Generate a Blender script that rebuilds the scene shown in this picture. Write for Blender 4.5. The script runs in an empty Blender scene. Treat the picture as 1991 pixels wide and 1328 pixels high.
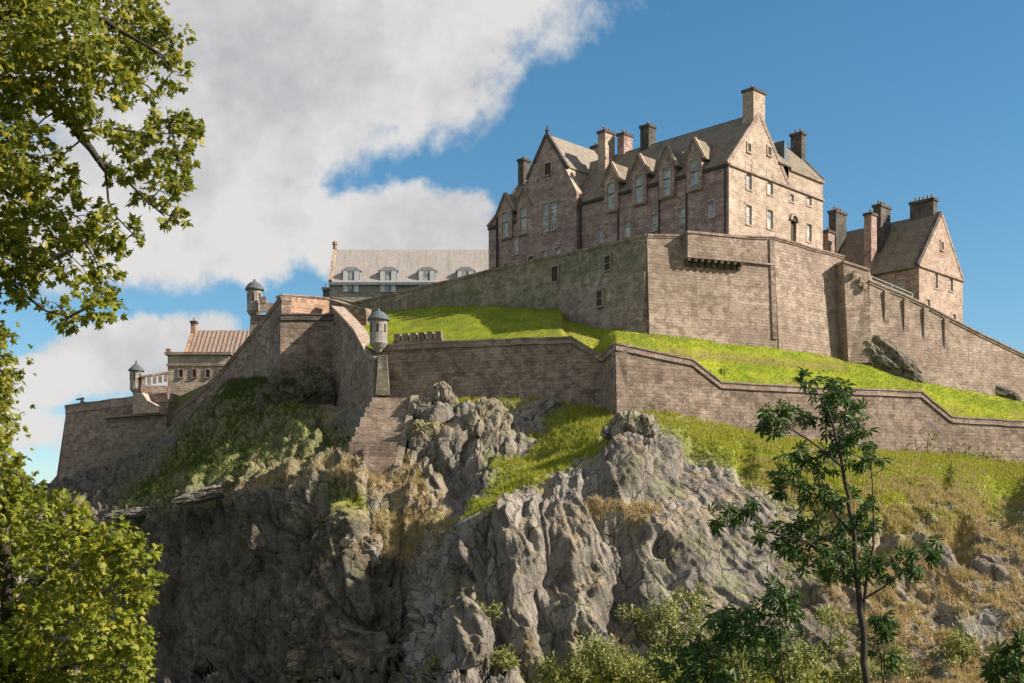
import bpy, bmesh, math, random
import numpy as np
from mathutils import Vector, Matrix

random.seed(7)
rng = np.random.default_rng(11)
scene = bpy.context.scene
col = scene.collection

# ------------------------------------------------------------------ camera
F = 2480.0; CX = 995.5; HZ = 1100.0; W = 1991.0
cam_d = bpy.data.cameras.new('camera'); cam = bpy.data.objects.new('camera', cam_d); col.objects.link(cam)
cam_d.sensor_width = 36.0; cam_d.lens = 36.0 * F / W
cam_d.shift_y = (HZ - 664.0) / W
cam_d.clip_start = 0.1; cam_d.clip_end = 20000
cam.location = (0, 0, 0); cam.rotation_euler = (math.radians(90), 0, 0)
scene.camera = cam

# ------------------------------------------------------------------ light
SUN = Vector((0.93, -0.17, 0.58)).normalized()          # towards the sun
sd = bpy.data.lights.new('sun', 'SUN'); sun = bpy.data.objects.new('sun', sd); col.objects.link(sun)
sd.energy = 5.0; sd.angle = math.radians(0.6); sd.color = (1.0, 0.92, 0.80)
sun.rotation_euler = SUN.to_track_quat('Z', 'Y').to_euler()
vs = scene.view_settings
vs.view_transform = 'Standard'; vs.look = 'None'; vs.gamma = 1.0; vs.exposure = 0.82; vs.use_curve_mapping = False

world = bpy.data.worlds.new('World'); scene.world = world; world.use_nodes = True

class NT:
    """small helper for writing node trees"""
    def __init__(s, tree): s.t = tree; s.n = tree.nodes; s.l = tree.links
    def new(s, typ, **kw):
        n = s.n.new(typ)
        for k, v in kw.items(): setattr(n, k, v)
        return n
    def put(s, sock, v):
        if isinstance(v, bpy.types.NodeSocket): s.l.new(v, sock)
        elif v is not None:
            if hasattr(sock, 'default_value'):
                try: sock.default_value = v
                except Exception:
                    sock.default_value = (v, v, v) if not hasattr(v, '__len__') else tuple(v)[:len(sock.default_value)]
    def m(s, op, a, b=None, c=None, clamp=False):
        n = s.new('ShaderNodeMath', operation=op, use_clamp=clamp)
        s.put(n.inputs[0], a); s.put(n.inputs[1], b); s.put(n.inputs[2], c)
        return n.outputs[0]
    def vm(s, op, a, b=None):
        n = s.new('ShaderNodeVectorMath', operation=op)
        s.put(n.inputs[0], a); s.put(n.inputs[1], b)
        return n.outputs['Value'] if op in ('LENGTH', 'DOT_PRODUCT') else n.outputs[0]
    def sep(s, v):
        n = s.new('ShaderNodeSeparateXYZ'); s.put(n.inputs[0], v); return n.outputs
    def comb(s, x, y, z):
        n = s.new('ShaderNodeCombineXYZ'); s.put(n.inputs[0], x); s.put(n.inputs[1], y); s.put(n.inputs[2], z); return n.outputs[0]
    def noise(s, vec, scale, detail=4, rough=0.55, dist=0.0, color=False):
        n = s.new('ShaderNodeTexNoise'); s.put(n.inputs['Vector'], vec)
        n.inputs['Scale'].default_value = scale; n.inputs['Detail'].default_value = detail
        n.inputs['Roughness'].default_value = rough; n.inputs['Distortion'].default_value = dist
        return n.outputs['Color' if color else 'Fac']
    def mapr(s, v, a, b, c=0.0, d=1.0, smooth=False):
        n = s.new('ShaderNodeMapRange', clamp=True)
        if smooth: n.interpolation_type = 'SMOOTHSTEP'
        s.put(n.inputs[0], v)
        for i, q in enumerate((a, b, c, d)): s.put(n.inputs[1 + i], q)
        return n.outputs[0]
    def mix(s, f, a, b, blend='MIX'):
        n = s.new('ShaderNodeMix', data_type='RGBA', blend_type=blend)
        s.put(n.inputs[0], f)
        for i, q in ((6, a), (7, b)):
            if isinstance(q, bpy.types.NodeSocket): s.l.new(q, n.inputs[i])
            else: n.inputs[i].default_value = tuple(q)[:3] + (1.0,)
        return n.outputs[2]
    def mapping(s, vec, scale=(1, 1, 1), rot=(0, 0, 0)):
        n = s.new('ShaderNodeMapping'); s.put(n.inputs[0], vec)
        n.inputs['Scale'].default_value = scale; n.inputs['Rotation'].default_value = rot
        return n.outputs[0]

def build_sky():
    world.node_tree.nodes.clear(); t = NT(world.node_tree)
    out = t.new('ShaderNodeOutputWorld'); bg = t.new('ShaderNodeBackground')
    t.l.new(bg.outputs[0], out.inputs[0]); bg.inputs[1].default_value = 0.06
    sky = t.new('ShaderNodeTexSky', sky_type='NISHITA')
    sky.sun_disc = False
    sky.sun_elevation = math.asin(SUN.z); sky.sun_rotation = math.atan2(SUN.x, SUN.y)
    sky.altitude = 300; sky.air_density = 1.0; sky.dust_density = 0.3; sky.ozone_density = 1.6
    hs = t.new('ShaderNodeHueSaturation'); hs.inputs['Saturation'].default_value = 1.28; hs.inputs['Hue'].default_value = 0.489; hs.inputs['Value'].default_value = 1.3
    t.l.new(sky.outputs[0], hs.inputs['Color']); blue = hs.outputs[0]
    d = t.new('ShaderNodeTexCoord').outputs['Generated']
    x, y, z = t.sep(d)
    az = t.m('ARCTAN2', x, y); el = t.m('ARCSINE', z)
    # warp for ragged edges
    w = t.noise(d, 9.0, 6, 0.62, color=True); wx, wy, wz = t.sep(w)
    az = t.m('ADD', az, t.m('MULTIPLY', t.m('SUBTRACT', wx, 0.5), 0.11))
    el = t.m('ADD', el, t.m('MULTIPLY', t.m('SUBTRACT', wy, 0.5), 0.08))
    def dirpx(px, py):
        v = Vector(((px - CX) / F, 1, (HZ - py) / F)).normalized()
        return math.atan2(v.x, v.y), math.asin(v.z)
    def blob(px, py, rx, ry, ang):
        a0, e0 = dirpx(px, py); c, s_ = math.cos(ang), math.sin(ang)
        da = t.m('SUBTRACT', az, a0); de = t.m('SUBTRACT', el, e0)
        u = t.m('ADD', t.m('MULTIPLY', da, c / (rx / F)), t.m('MULTIPLY', de, s_ / (rx / F)))
        v = t.m('ADD', t.m('MULTIPLY', da, -s_ / (ry / F)), t.m('MULTIPLY', de, c / (ry / F)))
        r = t.m('SQRT', t.m('ADD', t.m('MULTIPLY', u, u), t.m('MULTIPLY', v, v)))
        return t.mapr(r, 1.30, 0.55, 0.0, 1.0)
    blobs = [(300, -40, 1000, 265, 0.10), (640, 110, 480, 200, 0.30), (330, 350, 420, 190, 0.40), (480, 440, 190, 110, 0.15),
             (775, 470, 235, 88, 0.05), (250, 710, 220, 80, 0.20), (40, 760, 150, 60, 0.2), (-500, 500, 500, 200, 0.2), (-400, 850, 500, 70, 0.0),
             (2900, 500, 500, 120, -0.1), (3300, 100, 600, 200, 0.2)]
    acc = None
    for b in blobs:
        q = blob(*b); acc = q if acc is None else t.m('MAXIMUM', acc, q)
    # clouds over the rest of the sky, on a flat layer
    zz = t.m('MAXIMUM', z, 0.06)
    lay = t.comb(t.m('DIVIDE', x, zz), t.m('DIVIDE', y, zz), 0.0)
    gen = t.noise(lay, 0.55, 5, 0.6)
    back = t.mapr(y, 0.45, 0.1, 0.0, 1.0)                     # the half of the sky behind the photographer
    gen = t.m('MULTIPLY', t.mapr(gen, 0.40, 0.58), t.m('MULTIPLY', back, t.mapr(z, 0.0, 0.1)))
    acc = t.m('MAXIMUM', acc, gen)
    det = t.noise(d, 16.0, 7, 0.62)
    dens = t.m('ADD', acc, t.m('MULTIPLY', t.m('SUBTRACT', det, 0.5), 1.35))
    fac = t.mapr(dens, 0.30, 0.74, 0.0, 0.97, smooth=True)
    sh = t.noise(d, 5.0, 5, 0.55)
    sh = t.m('ADD', sh, t.m('MULTIPLY', t.m('SUBTRACT', det, 0.5), 0.6))
    cc = t.mix(t.mapr(sh, 0.30, 0.58), (4.3, 4.35, 4.6), (7.3, 7.15, 7.0))
    t.l.new(t.mix(fac, blue, cc), bg.inputs[0])
build_sky()

# ------------------------------------------------------------------ helpers
def P(px, py, Y): return Vector(((px - CX) / F * Y, Y, (HZ - py) / F * Y))
def ZP(py, Y): return (HZ - py) / F * Y
def XP(px, Y): return (px - CX) / F * Y

def tag(o, label=None, cat=None, group=None, kind=None):
    if label: o['label'] = label
    if cat: o['category'] = cat
    if group: o['group'] = group
    if kind: o['kind'] = kind
    return o

def thing(name, loc, label, cat, group=None):
    o = bpy.data.objects.new(name, None); o.empty_display_size = 0.5
    o.location = loc; col.objects.link(o)
    return tag(o, label, cat, group)

def world_loc(o):
    v = Vector(o.location)
    while o.parent: o = o.parent; v += Vector(o.location)
    return v

class MB:
    def __init__(s): s.v = []; s.f = []
    def face(s, pts):
        b = len(s.v); s.v += [tuple(p) for p in pts]; s.f.append(tuple(range(b, b + len(pts))))
    def prism(s, poly, vec):
        b = len(s.v); n = len(poly); vec = Vector(vec)
        s.v += [tuple(p) for p in poly] + [tuple(Vector(p) + vec) for p in poly]
        s.f.append(tuple(range(b, b + n))); s.f.append(tuple(range(b + 2 * n - 1, b + n - 1, -1)))
        for i in range(n):
            j = (i + 1) % n; s.f.append((b + i, b + n + i, b + n + j, b + j))
    def box(s, o, ax, ay, az):
        o, ax, ay, az = map(Vector, (o, ax, ay, az)); s.prism([o, o + ax, o + ax + ay, o + ay], az)
    def tube(s, pts, rad, n=8, cap=True):
        pts = [Vector(p) for p in pts]; b = len(s.v); k = len(pts)
        for i, p in enumerate(pts):
            d = (pts[min(i + 1, k - 1)] - pts[max(i - 1, 0)]).normalized()
            a = d.cross(Vector((0, 1, 0)) if abs(d.y) < 0.9 else Vector((1, 0, 0))).normalized(); c = d.cross(a)
            r = rad[i] if hasattr(rad, '__len__') else rad
            for j in range(n):
                an = 2 * math.pi * j / n
                s.v.append(tuple(p + a * (r * math.cos(an)) + c * (r * math.sin(an))))
        for i in range(k - 1):
            for j in range(n):
                q = (j + 1) % n
                s.f.append((b + i * n + j, b + i * n + q, b + (i + 1) * n + q, b + (i + 1) * n + j))
        if cap:
            s.f.append(tuple(range(b + n - 1, b - 1, -1))); s.f.append(tuple(range(b + (k - 1) * n, b + k * n)))
    def lathe(s, c, prof, n=16):
        """prof: (radius, z) from bottom to top"""
        c = Vector(c); b = len(s.v); k = len(prof)
        for r, z in prof:
            for j in range(n):
                an = 2 * math.pi * j / n; s.v.append((c.x + r * math.cos(an), c.y + r * math.sin(an), c.z + z))
        for i in range(k - 1):
            for j in range(n):
                q = (j + 1) % n
                s.f.append((b + i * n + j, b + i * n + q, b + (i + 1) * n + q, b + (i + 1) * n + j))
        s.f.append(tuple(range(b + n - 1, b - 1, -1))); s.f.append(tuple(range(b + (k - 1) * n, b + k * n)))
    def build(s, name, mat, parent=None, recalc=True, smooth=False, label=None):
        me = bpy.data.meshes.new(name)
        off = world_loc(parent) if parent else Vector((0, 0, 0))
        me.from_pydata([(v[0] - off.x, v[1] - off.y, v[2] - off.z) for v in s.v], [], s.f)
        if recalc:
            bm = bmesh.new(); bm.from_mesh(me); bmesh.ops.recalc_face_normals(bm, faces=bm.faces); bm.to_mesh(me); bm.free()
        # box-projected UVs in metres
        uv = me.uv_layers.new(name='UVMap'); me.update()
        for p in me.polygons:
            n = p.normal
            if abs(n.z) < 0.9:
                tx, ty = -n.y, n.x; L = math.hypot(tx, ty) or 1.0; tx /= L; ty /= L
                h = max(0.15, math.sqrt(max(0, 1 - n.z * n.z)))
                for li in p.loop_indices:
                    c = me.vertices[me.loops[li].vertex_index].co
                    uv.data[li].uv = ((c.x + off.x) * tx + (c.y + off.y) * ty, (c.z + off.z) / h)
            else:
                for li in p.loop_indices:
                    c = me.vertices[me.loops[li].vertex_index].co
                    uv.data[li].uv = (c.x + off.x, c.y + off.y)
        me.materials.append(MAT[mat])
        if smooth: me.polygons.foreach_set('use_smooth', [True] * len(me.polygons))
        o = bpy.data.objects.new(name, me); col.objects.link(o)
        if parent: o.parent = parent
        if label: o['label'] = label
        return o

# ------------------------------------------------------------------ numpy noise
def _h(ix, iy, iz, seed):
    n = (ix.astype(np.int64) * 374761393 + iy.astype(np.int64) * 668265263 + iz.astype(np.int64) * 2147483647 + seed * 974634777) & 0xffffffff
    n = ((n ^ (n >> 13)) * 1274126177) & 0xffffffff
    n = ((n ^ (n >> 16)) * 2246822519) & 0xffffffff
    return ((n ^ (n >> 15)) & 0xffffff) / float(0xffffff)
def vnoise(x, y, z, seed=0):
    x0, y0, z0 = np.floor(x), np.floor(y), np.floor(z)
    fx, fy, fz = x - x0, y - y0, z - z0
    fx = fx * fx * (3 - 2 * fx); fy = fy * fy * (3 - 2 * fy); fz = fz * fz * (3 - 2 * fz)
    r = 0
    for dx in (0, 1):
        for dy in (0, 1):
            for dz in (0, 1):
                r = r + _h(x0 + dx, y0 + dy, z0 + dz, seed) * (fx if dx else 1 - fx) * (fy if dy else 1 - fy) * (fz if dz else 1 - fz)
    return r
def fbm(x, y, z, o=4, seed=0, g=0.5):
    r = 0; a = 1; t = 0
    for i in range(o):
        r = r + a * vnoise(x, y, z, seed + i * 17); t += a; a *= g; x = x * 2.03 + 5.1; y = y * 2.03 + 1.7; z = z * 2.03 + 9.2
    return r / t
def ridged(x, y, z, o=4, seed=0, g=0.5):
    r = 0; a = 1; t = 0
    for i in range(o):
        r = r + a * (1 - np.abs(2 * vnoise(x, y, z, seed + i * 31) - 1)); t += a; a *= g; x = x * 2.07 + 3.3; y = y * 2.07 + 7.7; z = z * 2.07 + 2.9
    return r / t
def cells(x, y, z, seed=0):
    """cellular noise: id value of the nearest cell, and distance to its border"""
    x0, y0, z0 = np.floor(x), np.floor(y), np.floor(z)
    d1 = np.full(x.shape, 9.0); d2 = np.full(x.shape, 9.0); idv = np.zeros(x.shape); gx = np.zeros(x.shape); gz = np.zeros(x.shape)
    for dx in (-1, 0, 1):
        for dy in (-1, 0, 1):
            for dz in (-1, 0, 1):
                cx, cy, cz = x0 + dx, y0 + dy, z0 + dz
                qx = cx + _h(cx, cy, cz, seed); qy = cy + _h(cx, cy, cz, seed + 1); qz = cz + _h(cx, cy, cz, seed + 2)
                d = np.sqrt((x - qx) ** 2 + (y - qy) ** 2 + (z - qz) ** 2)
                v = _h(cx, cy, cz, seed + 3)
                near = d < d1
                d2 = np.where(near, d1, np.minimum(d2, d)); idv = np.where(near, v, idv)
                gx = np.where(near, (x - qx), gx); gz = np.where(near, (z - qz), gz)
                d1 = np.where(near, d, d1)
    return idv, d2 - d1, gx, gz

# ------------------------------------------------------------------ materials
MAT = {}
def new_mat(name):
    m = bpy.data.materials.new(name); m.use_nodes = True; m.node_tree.nodes.clear(); t = NT(m.node_tree)
    out = t.new('ShaderNodeOutputMaterial'); b = t.new('ShaderNodeBsdfPrincipled')
    t.l.new(b.outputs[0], out.inputs[0]); b.inputs['Roughness'].default_value = 0.9
    b.inputs['Specular IOR Level'].default_value = 0.25
    MAT[name] = m; return t, b, out
def bump(t, b, h, strength=0.6, dist=0.05):
    n = t.new('ShaderNodeBump'); n.inputs['Strength'].default_value = strength; n.inputs['Distance'].default_value = dist
    t.put(n.inputs['Height'], h); t.l.new(n.outputs[0], b.inputs['Normal'])

def stone_mat(name, c1, c2, dark, bw=0.95, rh=0.46, stain=0.6, moss_shade=0.0, mortar=(0.30, 0.26, 0.21), red=0.3):
    t, b, out = new_mat(name)
    uv = t.new('ShaderNodeTexCoord').outputs['UV']; geo = t.new('ShaderNodeNewGeometry').outputs['Position']
    wob = t.noise(uv, 0.9, 4, 0.6, color=True)
    uvw = t.vm('ADD', uv, t.vm('SCALE', t.vm('SUBTRACT', wob, (0.5, 0.5, 0.5)), None)); 
    uvw.node.inputs[1].links[0].from_node.inputs['Scale'].default_value = 0.45
    br = t.new('ShaderNodeTexBrick'); t.put(br.inputs['Vector'], uvw)
    br.offset = 0.5; br.squash = 1.0
    br.inputs['Scale'].default_value = 1.0; br.inputs['Brick Width'].default_value = bw; br.inputs['Row Height'].default_value = rh
    br.inputs['Mortar Size'].default_value = 0.022; br.inputs['Mortar Smooth'].default_value = 0.4; br.inputs['Bias'].default_value = 0.0
    br.inputs['Color1'].default_value = (0, 0, 0, 1); br.inputs['Color2'].default_value = (1, 1, 1, 1); br.inputs['Mortar'].default_value = (0.5, 0.5, 0.5, 1)
    rnd = t.sep(br.outputs['Color'])[0]
    c = t.mix(rnd, c1, c2)
    # pinkish single stones
    c = t.mix(t.m('MULTIPLY', t.mapr(t.noise(geo, 0.9, 4, 0.7), 0.5, 0.7), red), c, (c1[0] * 1.05, c1[1] * 0.78, c1[2] * 0.78))
    c = t.mix(t.m('MULTIPLY', br.outputs['Fac'], 0.35), c, mortar)
    mot = t.noise(geo, 0.6, 8, 0.8)
    vo = t.new('ShaderNodeTexVoronoi', feature='F1'); t.put(vo.inputs['Vector'], t.mapping(uvw, (1.0, 1.9, 1.0))); vo.inputs['Scale'].default_value = 0.95
    vr = t.sep(vo.outputs['Color'])[0]
    c = t.mix(t.mapr(vr, 0.55, 1.0, 0, 0.6), c, dark); c = t.mix(t.mapr(vr, 0.3, 0.0, 0, 0.5), c, tuple(min(1, q * 1.3) for q in c2))
    c = t.mix(t.mapr(mot, 0.48, 0.64, 0, 0.75), c, dark); c = t.mix(t.mapr(mot, 0.46, 0.34, 0, 0.5), c, tuple(min(1, q * 1.25) for q in c2))
    big = t.noise(geo, 0.16, 5, 0.6)
    c = t.mix(t.m('MULTIPLY', t.mapr(big, 0.42, 0.68), stain), c, dark)
    st = t.noise(t.mapping(uv, (1.1, 0.09, 1)), 1.0, 5, 0.6)
    c = t.mix(t.m('MULTIPLY', t.mapr(st, 0.52, 0.74), stain * 0.8), c, dark)
    fine = t.noise(geo, 2.2, 5, 0.7)
    c = t.mix(t.mapr(fine, 0.3, 0.72, 0.0, 0.55), c, t.mix(0.5, c, dark))
    if moss_shade:  # moss growing on the masonry
        mo = t.noise(geo, 0.35, 5, 0.65)
        c = t.mix(t.m('MULTIPLY', t.mapr(mo, 0.5, 0.66), moss_shade), c, (0.13, 0.14, 0.04))
    t.l.new(c, b.inputs['Base Color'])
    h = t.m('SUBTRACT', t.m('MULTIPLY', fine, 0.8), br.outputs['Fac'])
    bump(t, b, t.m('ADD', h, t.m('MULTIPLY', mot, 2.0)), 0.9, 0.10)
    return t

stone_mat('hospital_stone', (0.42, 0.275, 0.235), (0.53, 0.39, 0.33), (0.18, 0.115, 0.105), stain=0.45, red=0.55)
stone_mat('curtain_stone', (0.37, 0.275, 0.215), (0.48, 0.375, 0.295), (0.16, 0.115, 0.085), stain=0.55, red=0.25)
stone_mat('mossy_stone', (0.30, 0.24, 0.175), (0.42, 0.345, 0.25), (0.12, 0.10, 0.07), stain=0.6, moss_shade=0.45)
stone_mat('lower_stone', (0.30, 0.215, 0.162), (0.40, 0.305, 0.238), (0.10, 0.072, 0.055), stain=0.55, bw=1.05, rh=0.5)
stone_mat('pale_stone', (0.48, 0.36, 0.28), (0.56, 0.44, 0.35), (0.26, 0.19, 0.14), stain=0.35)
stone_mat('coping_stone', (0.36, 0.27, 0.22), (0.44, 0.34, 0.28), (0.16, 0.11, 0.085), bw=1.4, rh=1.2, stain=0.5)
stone_mat('grey_stone', (0.36, 0.32, 0.28), (0.44, 0.40, 0.35), (0.2, 0.17, 0.15), stain=0.3)
stone_mat('orange_stone', (0.47, 0.28, 0.19), (0.54, 0.36, 0.26), (0.24, 0.14, 0.10), stain=0.3)
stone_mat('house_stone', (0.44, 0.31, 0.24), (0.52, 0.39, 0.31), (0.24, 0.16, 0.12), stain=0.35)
stone_mat('sooty_stone', (0.10, 0.085, 0.075), (0.17, 0.14, 0.12), (0.05, 0.045, 0.04), stain=0.5)

def slate_mat(name, c1, c2, lichen):
    t, b, out = new_mat(name)
    uv = t.new('ShaderNodeTexCoord').outputs['UV']; geo = t.new('ShaderNodeNewGeometry').outputs['Position']
    br = t.new('ShaderNodeTexBrick'); t.put(br.inputs['Vector'], uv)
    br.inputs['Scale'].default_value = 1.0; br.inputs['Brick Width'].default_value = 0.5; br.inputs['Row Height'].default_value = 0.36
    br.inputs['Mortar Size'].default_value = 0.02; br.inputs['Color1'].default_value = (0, 0, 0, 1); br.inputs['Color2'].default_value = (1, 1, 1, 1)
    br.inputs['Mortar'].default_value = (0, 0, 0, 1)
    c = t.mix(t.sep(br.outputs['Color'])[0], c1, c2)
    c = t.mix(t.mapr(t.noise(geo, 0.5, 6, 0.7), 0.42, 0.66, 0, 0.7), c, lichen)
    c = t.mix(t.mapr(t.noise(t.mapping(uv, (1.5, 0.12, 1)), 1.0, 4, 0.6), 0.5, 0.75, 0, 0.5), c, tuple(q * 0.45 for q in c1))
    t.l.new(c, b.inputs['Base Color']); b.inputs['Roughness'].default_value = 0.7
    bump(t, b, t.m('SUBTRACT', t.noise(geo, 3, 4, 0.6), br.outputs['Fac']), 0.7, 0.06)
slate_mat('slate', (0.14, 0.112, 0.086), (0.25, 0.20, 0.155), (0.28, 0.22, 0.13))
slate_mat('pale_slate', (0.33, 0.29, 0.27), (0.42, 0.37, 0.345), (0.35, 0.31, 0.25))
slate_mat('mid_slate', (0.20, 0.165, 0.135), (0.30, 0.25, 0.205), (0.28, 0.23, 0.16))
slate_mat('red_tile', (0.27, 0.185, 0.15), (0.38, 0.28, 0.23), (0.34, 0.24, 0.18))

def plain(name, c, rough=0.8, var=0.25, scale=1.5, metal=0.0):
    t, b, out = new_mat(name); geo = t.new('ShaderNodeNewGeometry').outputs['Position']
    n = t.noise(geo, scale, 5, 0.65)
    t.l.new(t.mix(t.mapr(n, 0.3, 0.7), tuple(q * (1 - var) for q in c), tuple(min(1, q * (1 + var)) for q in c)), b.inputs['Base Color'])
    b.inputs['Roughness'].default_value = rough; b.inputs['Metallic'].default_value = metal
    bump(t, b, n, 0.25, 0.03)
plain('white_paint', (0.62, 0.60, 0.56), 0.6, 0.12)
plain('pipe_iron', (0.045, 0.035, 0.035), 0.6)
plain('lead', (0.10, 0.115, 0.125), 0.55)
plain('dark_door', (0.05, 0.035, 0.025), 0.7)
plain('bark', (0.045, 0.036, 0.028), 0.9, 0.4, 8)
plain('pot_clay', (0.28, 0.20, 0.14), 0.85)
plain('blue_paint', (0.16, 0.20, 0.25), 0.6)
def glass():
    t, b, out = new_mat('glass'); geo = t.new('ShaderNodeNewGeometry').outputs['Position']
    n = t.noise(geo, 0.8, 2, 0.5)
    t.l.new(t.mix(t.mapr(n, 0.35, 0.65), (0.16, 0.16, 0.16), (0.52, 0.50, 0.47)), b.inputs['Base Color'])
    b.inputs['Roughness'].default_value = 0.08; b.inputs['Specular IOR Level'].default_value = 0.5; b.inputs['IOR'].default_value = 1.5
    bump(t, b, t.noise(geo, 2.5, 2, 0.5), 0.12, 0.05)
glass()

def rock_mat():
    t, b, out = new_mat('rock')
    geo = t.new('ShaderNodeNewGeometry').outputs['Position']
    at = t.new('ShaderNodeAttribute', attribute_name='veg'); green, dry, moss_shade = t.sep(at.outputs['Color'])
    n1 = t.noise(geo, 0.22, 6, 0.65); n2 = t.noise(geo, 1.4, 6, 0.7)
    streak = t.noise(t.mapping(geo, (1.0, 1.0, 0.16), (0, 0.35, 0)), 0.9, 6, 0.65)
    c = t.mix(t.mapr(n1, 0.36, 0.64), (0.19, 0.163, 0.138), (0.38, 0.33, 0.28))
    c = t.mix(t.mapr(streak, 0.46, 0.66, 0, 0.75), c, (0.095, 0.08, 0.068))
    c = t.mix(t.mapr(n2, 0.5, 0.74, 0, 0.6), c, (0.40, 0.36, 0.30))
    c = t.mix(t.mapr(n2, 0.44, 0.3, 0, 0.6), c, (0.085, 0.075, 0.066))
    wq = t.vm('ADD', geo, t.vm('MULTIPLY', t.vm('SUBTRACT', t.noise(geo, 0.5, 4, 0.6, color=True), (0.5, 0.5, 0.5)), (2.2, 2.2, 2.2)))
    vc = t.new('ShaderNodeTexVoronoi', feature='DISTANCE_TO_EDGE'); t.put(vc.inputs['Vector'], t.mapping(wq, (1.0, 0.6, 0.42), (0, 0.35, 0))); vc.inputs['Scale'].default_value = 0.55
    crack = t.mapr(vc.outputs['Distance'], 0.0, 0.05, 1.0, 0.0)
    crack = t.m('MULTIPLY', crack, t.mapr(n1, 0.35, 0.55))
    c = t.mix(t.m('MULTIPLY', crack, 0.8), c, (0.05, 0.043, 0.036))
    # brown iron staining
    c = t.mix(t.mapr(t.noise(t.mapping(geo, (1, 1, 0.4)), 0.3, 5, 0.7), 0.54, 0.7, 0, 0.4), c, (0.22, 0.15, 0.09))
    # moss and soil over the rock, plus shade painted into the left cliff
    c = t.mix(t.m('MULTIPLY', moss_shade, t.mapr(n1, 0.3, 0.6, 0.35, 1.0)), c, t.mix(t.mapr(n2, .35, .65), (0.055, 0.045, 0.03), (0.115, 0.098, 0.058)))
    gcol = t.mix(t.mapr(t.noise(geo, 0.7, 5, 0.7), 0.36, 0.66), (0.14, 0.19, 0.014), (0.33, 0.33, 0.03))
    dcol = t.mix(t.mapr(t.noise(geo, 0.8, 5, 0.7), 0.36, 0.66), (0.30, 0.215, 0.125), (0.47, 0.36, 0.21))
    c = t.mix(dry, c, dcol); c = t.mix(green, c, gcol)
    t.l.new(c, b.inputs['Base Color']); b.inputs['Roughness'].default_value = 0.92
    h = t.m('SUBTRACT', t.m('ADD', t.m('MULTIPLY', streak, 1.2), t.m('MULTIPLY', n2, 1.4)), t.m('MULTIPLY', crack, 0.8))
    bump(t, b, h, 1.0, 0.4)
rock_mat()

def grass_mat():
    t, b, out = new_mat('lawn')
    geo = t.new('ShaderNodeNewGeometry').outputs['Position']
    at = t.new('ShaderNodeAttribute', attribute_name='veg'); soil = t.sep(at.outputs['Color'])[0]
    n = t.noise(geo, 0.25, 6, 0.65); f = t.noise(geo, 3.0, 5, 0.7)
    c = t.mix(t.mapr(n, 0.36, 0.64), (0.16, 0.205, 0.018), (0.30, 0.305, 0.028))
    c = t.mix(t.mapr(f, 0.45, 0.75, 0, 0.5), c, (0.13, 0.19, 0.012))
    c = t.mix(t.mapr(t.noise(geo, 0.09, 5, 0.7), 0.5, 0.66, 0, 0.55), c, (0.12, 0.165, 0.02))
    c = t.mix(t.mapr(t.noise(t.mapping(geo, (0.25, 1, 1)), 0.5, 6, 0.75), 0.55, 0.72, 0, 0.5), c, (0.30, 0.25, 0.06))
    c = t.mix(t.m('MULTIPLY', soil, t.mapr(f, 0.25, 0.5)), c, (0.20, 0.145, 0.06))
    t.l.new(c, b.inputs['Base Color']); b.inputs['Roughness'].default_value = 0.95; b.inputs['Specular IOR Level'].default_value = 0.05
    bump(t, b, t.m('ADD', f, t.noise(geo, 9, 3, 0.6)), 0.8, 0.12)
grass_mat()

def ground_mat():
    t, b, out = new_mat('ground')
    geo = t.new('ShaderNodeNewGeometry').outputs['Position']
    c = t.mix(t.mapr(t.noise(geo, 0.08, 6, 0.65), 0.36, 0.64), (0.06, 0.085, 0.02), (0.13, 0.13, 0.05))
    t.l.new(c, b.inputs['Base Color']); bump(t, b, t.noise(geo, 1.2, 5, 0.7), 0.7, 0.2)
ground_mat()

def leaf_mat(name, a, c, d, trans=0.35):
    t, b, out = new_mat(name)
    g = t.new('ShaderNodeNewGeometry'); oi = t.new('ShaderNodeObjectInfo')
    r = t.m('FRACT', t.m('ADD', g.outputs['Random Per Island'], t.m('MULTIPLY', oi.outputs['Random'], 3.7)))
    k = t.mix(t.mapr(r, 0.0, 0.6), a, c); k = t.mix(t.mapr(r, 0.72, 1.0), k, d)
    t.l.new(k, b.inputs['Base Color']); b.inputs['Roughness'].default_value = 0.55; b.inputs['Specular IOR Level'].default_value = 0.3
    tr = t.new('ShaderNodeBsdfTranslucent'); t.l.new(k, tr.inputs[0])
    mx = t.new('ShaderNodeMixShader'); mx.inputs[0].default_value = trans
    t.l.new(b.outputs[0], mx.inputs[1]); t.l.new(tr.outputs[0], mx.inputs[2]); t.l.new(mx.outputs[0], out.inputs[0])
leaf_mat('maple_leaf', (0.11, 0.15, 0.02), (0.25, 0.25, 0.03), (0.44, 0.36, 0.035), 0.48)
leaf_mat('yellow_leaf', (0.10, 0.14, 0.012), (0.24, 0.25, 0.022), (0.36, 0.31, 0.03), 0.38)
leaf_mat('dark_leaf', (0.03, 0.065, 0.016), (0.06, 0.11, 0.024), (0.13, 0.19, 0.035), 0.32)
leaf_mat('shrub_leaf', (0.13, 0.17, 0.03), (0.27, 0.27, 0.07), (0.40, 0.36, 0.14), 0.3)
leaf_mat('ivy_leaf', (0.02, 0.05, 0.012), (0.05, 0.10, 0.02), (0.11, 0.16, 0.03), 0.25)
leaf_mat('grass_blade', (0.14, 0.19, 0.018), (0.25, 0.27, 0.03), (0.36, 0.33, 0.07), 0.3)
leaf_mat('dry_blade', (0.34, 0.24, 0.12), (0.50, 0.38, 0.19), (0.40, 0.36, 0.09), 0.35)

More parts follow.
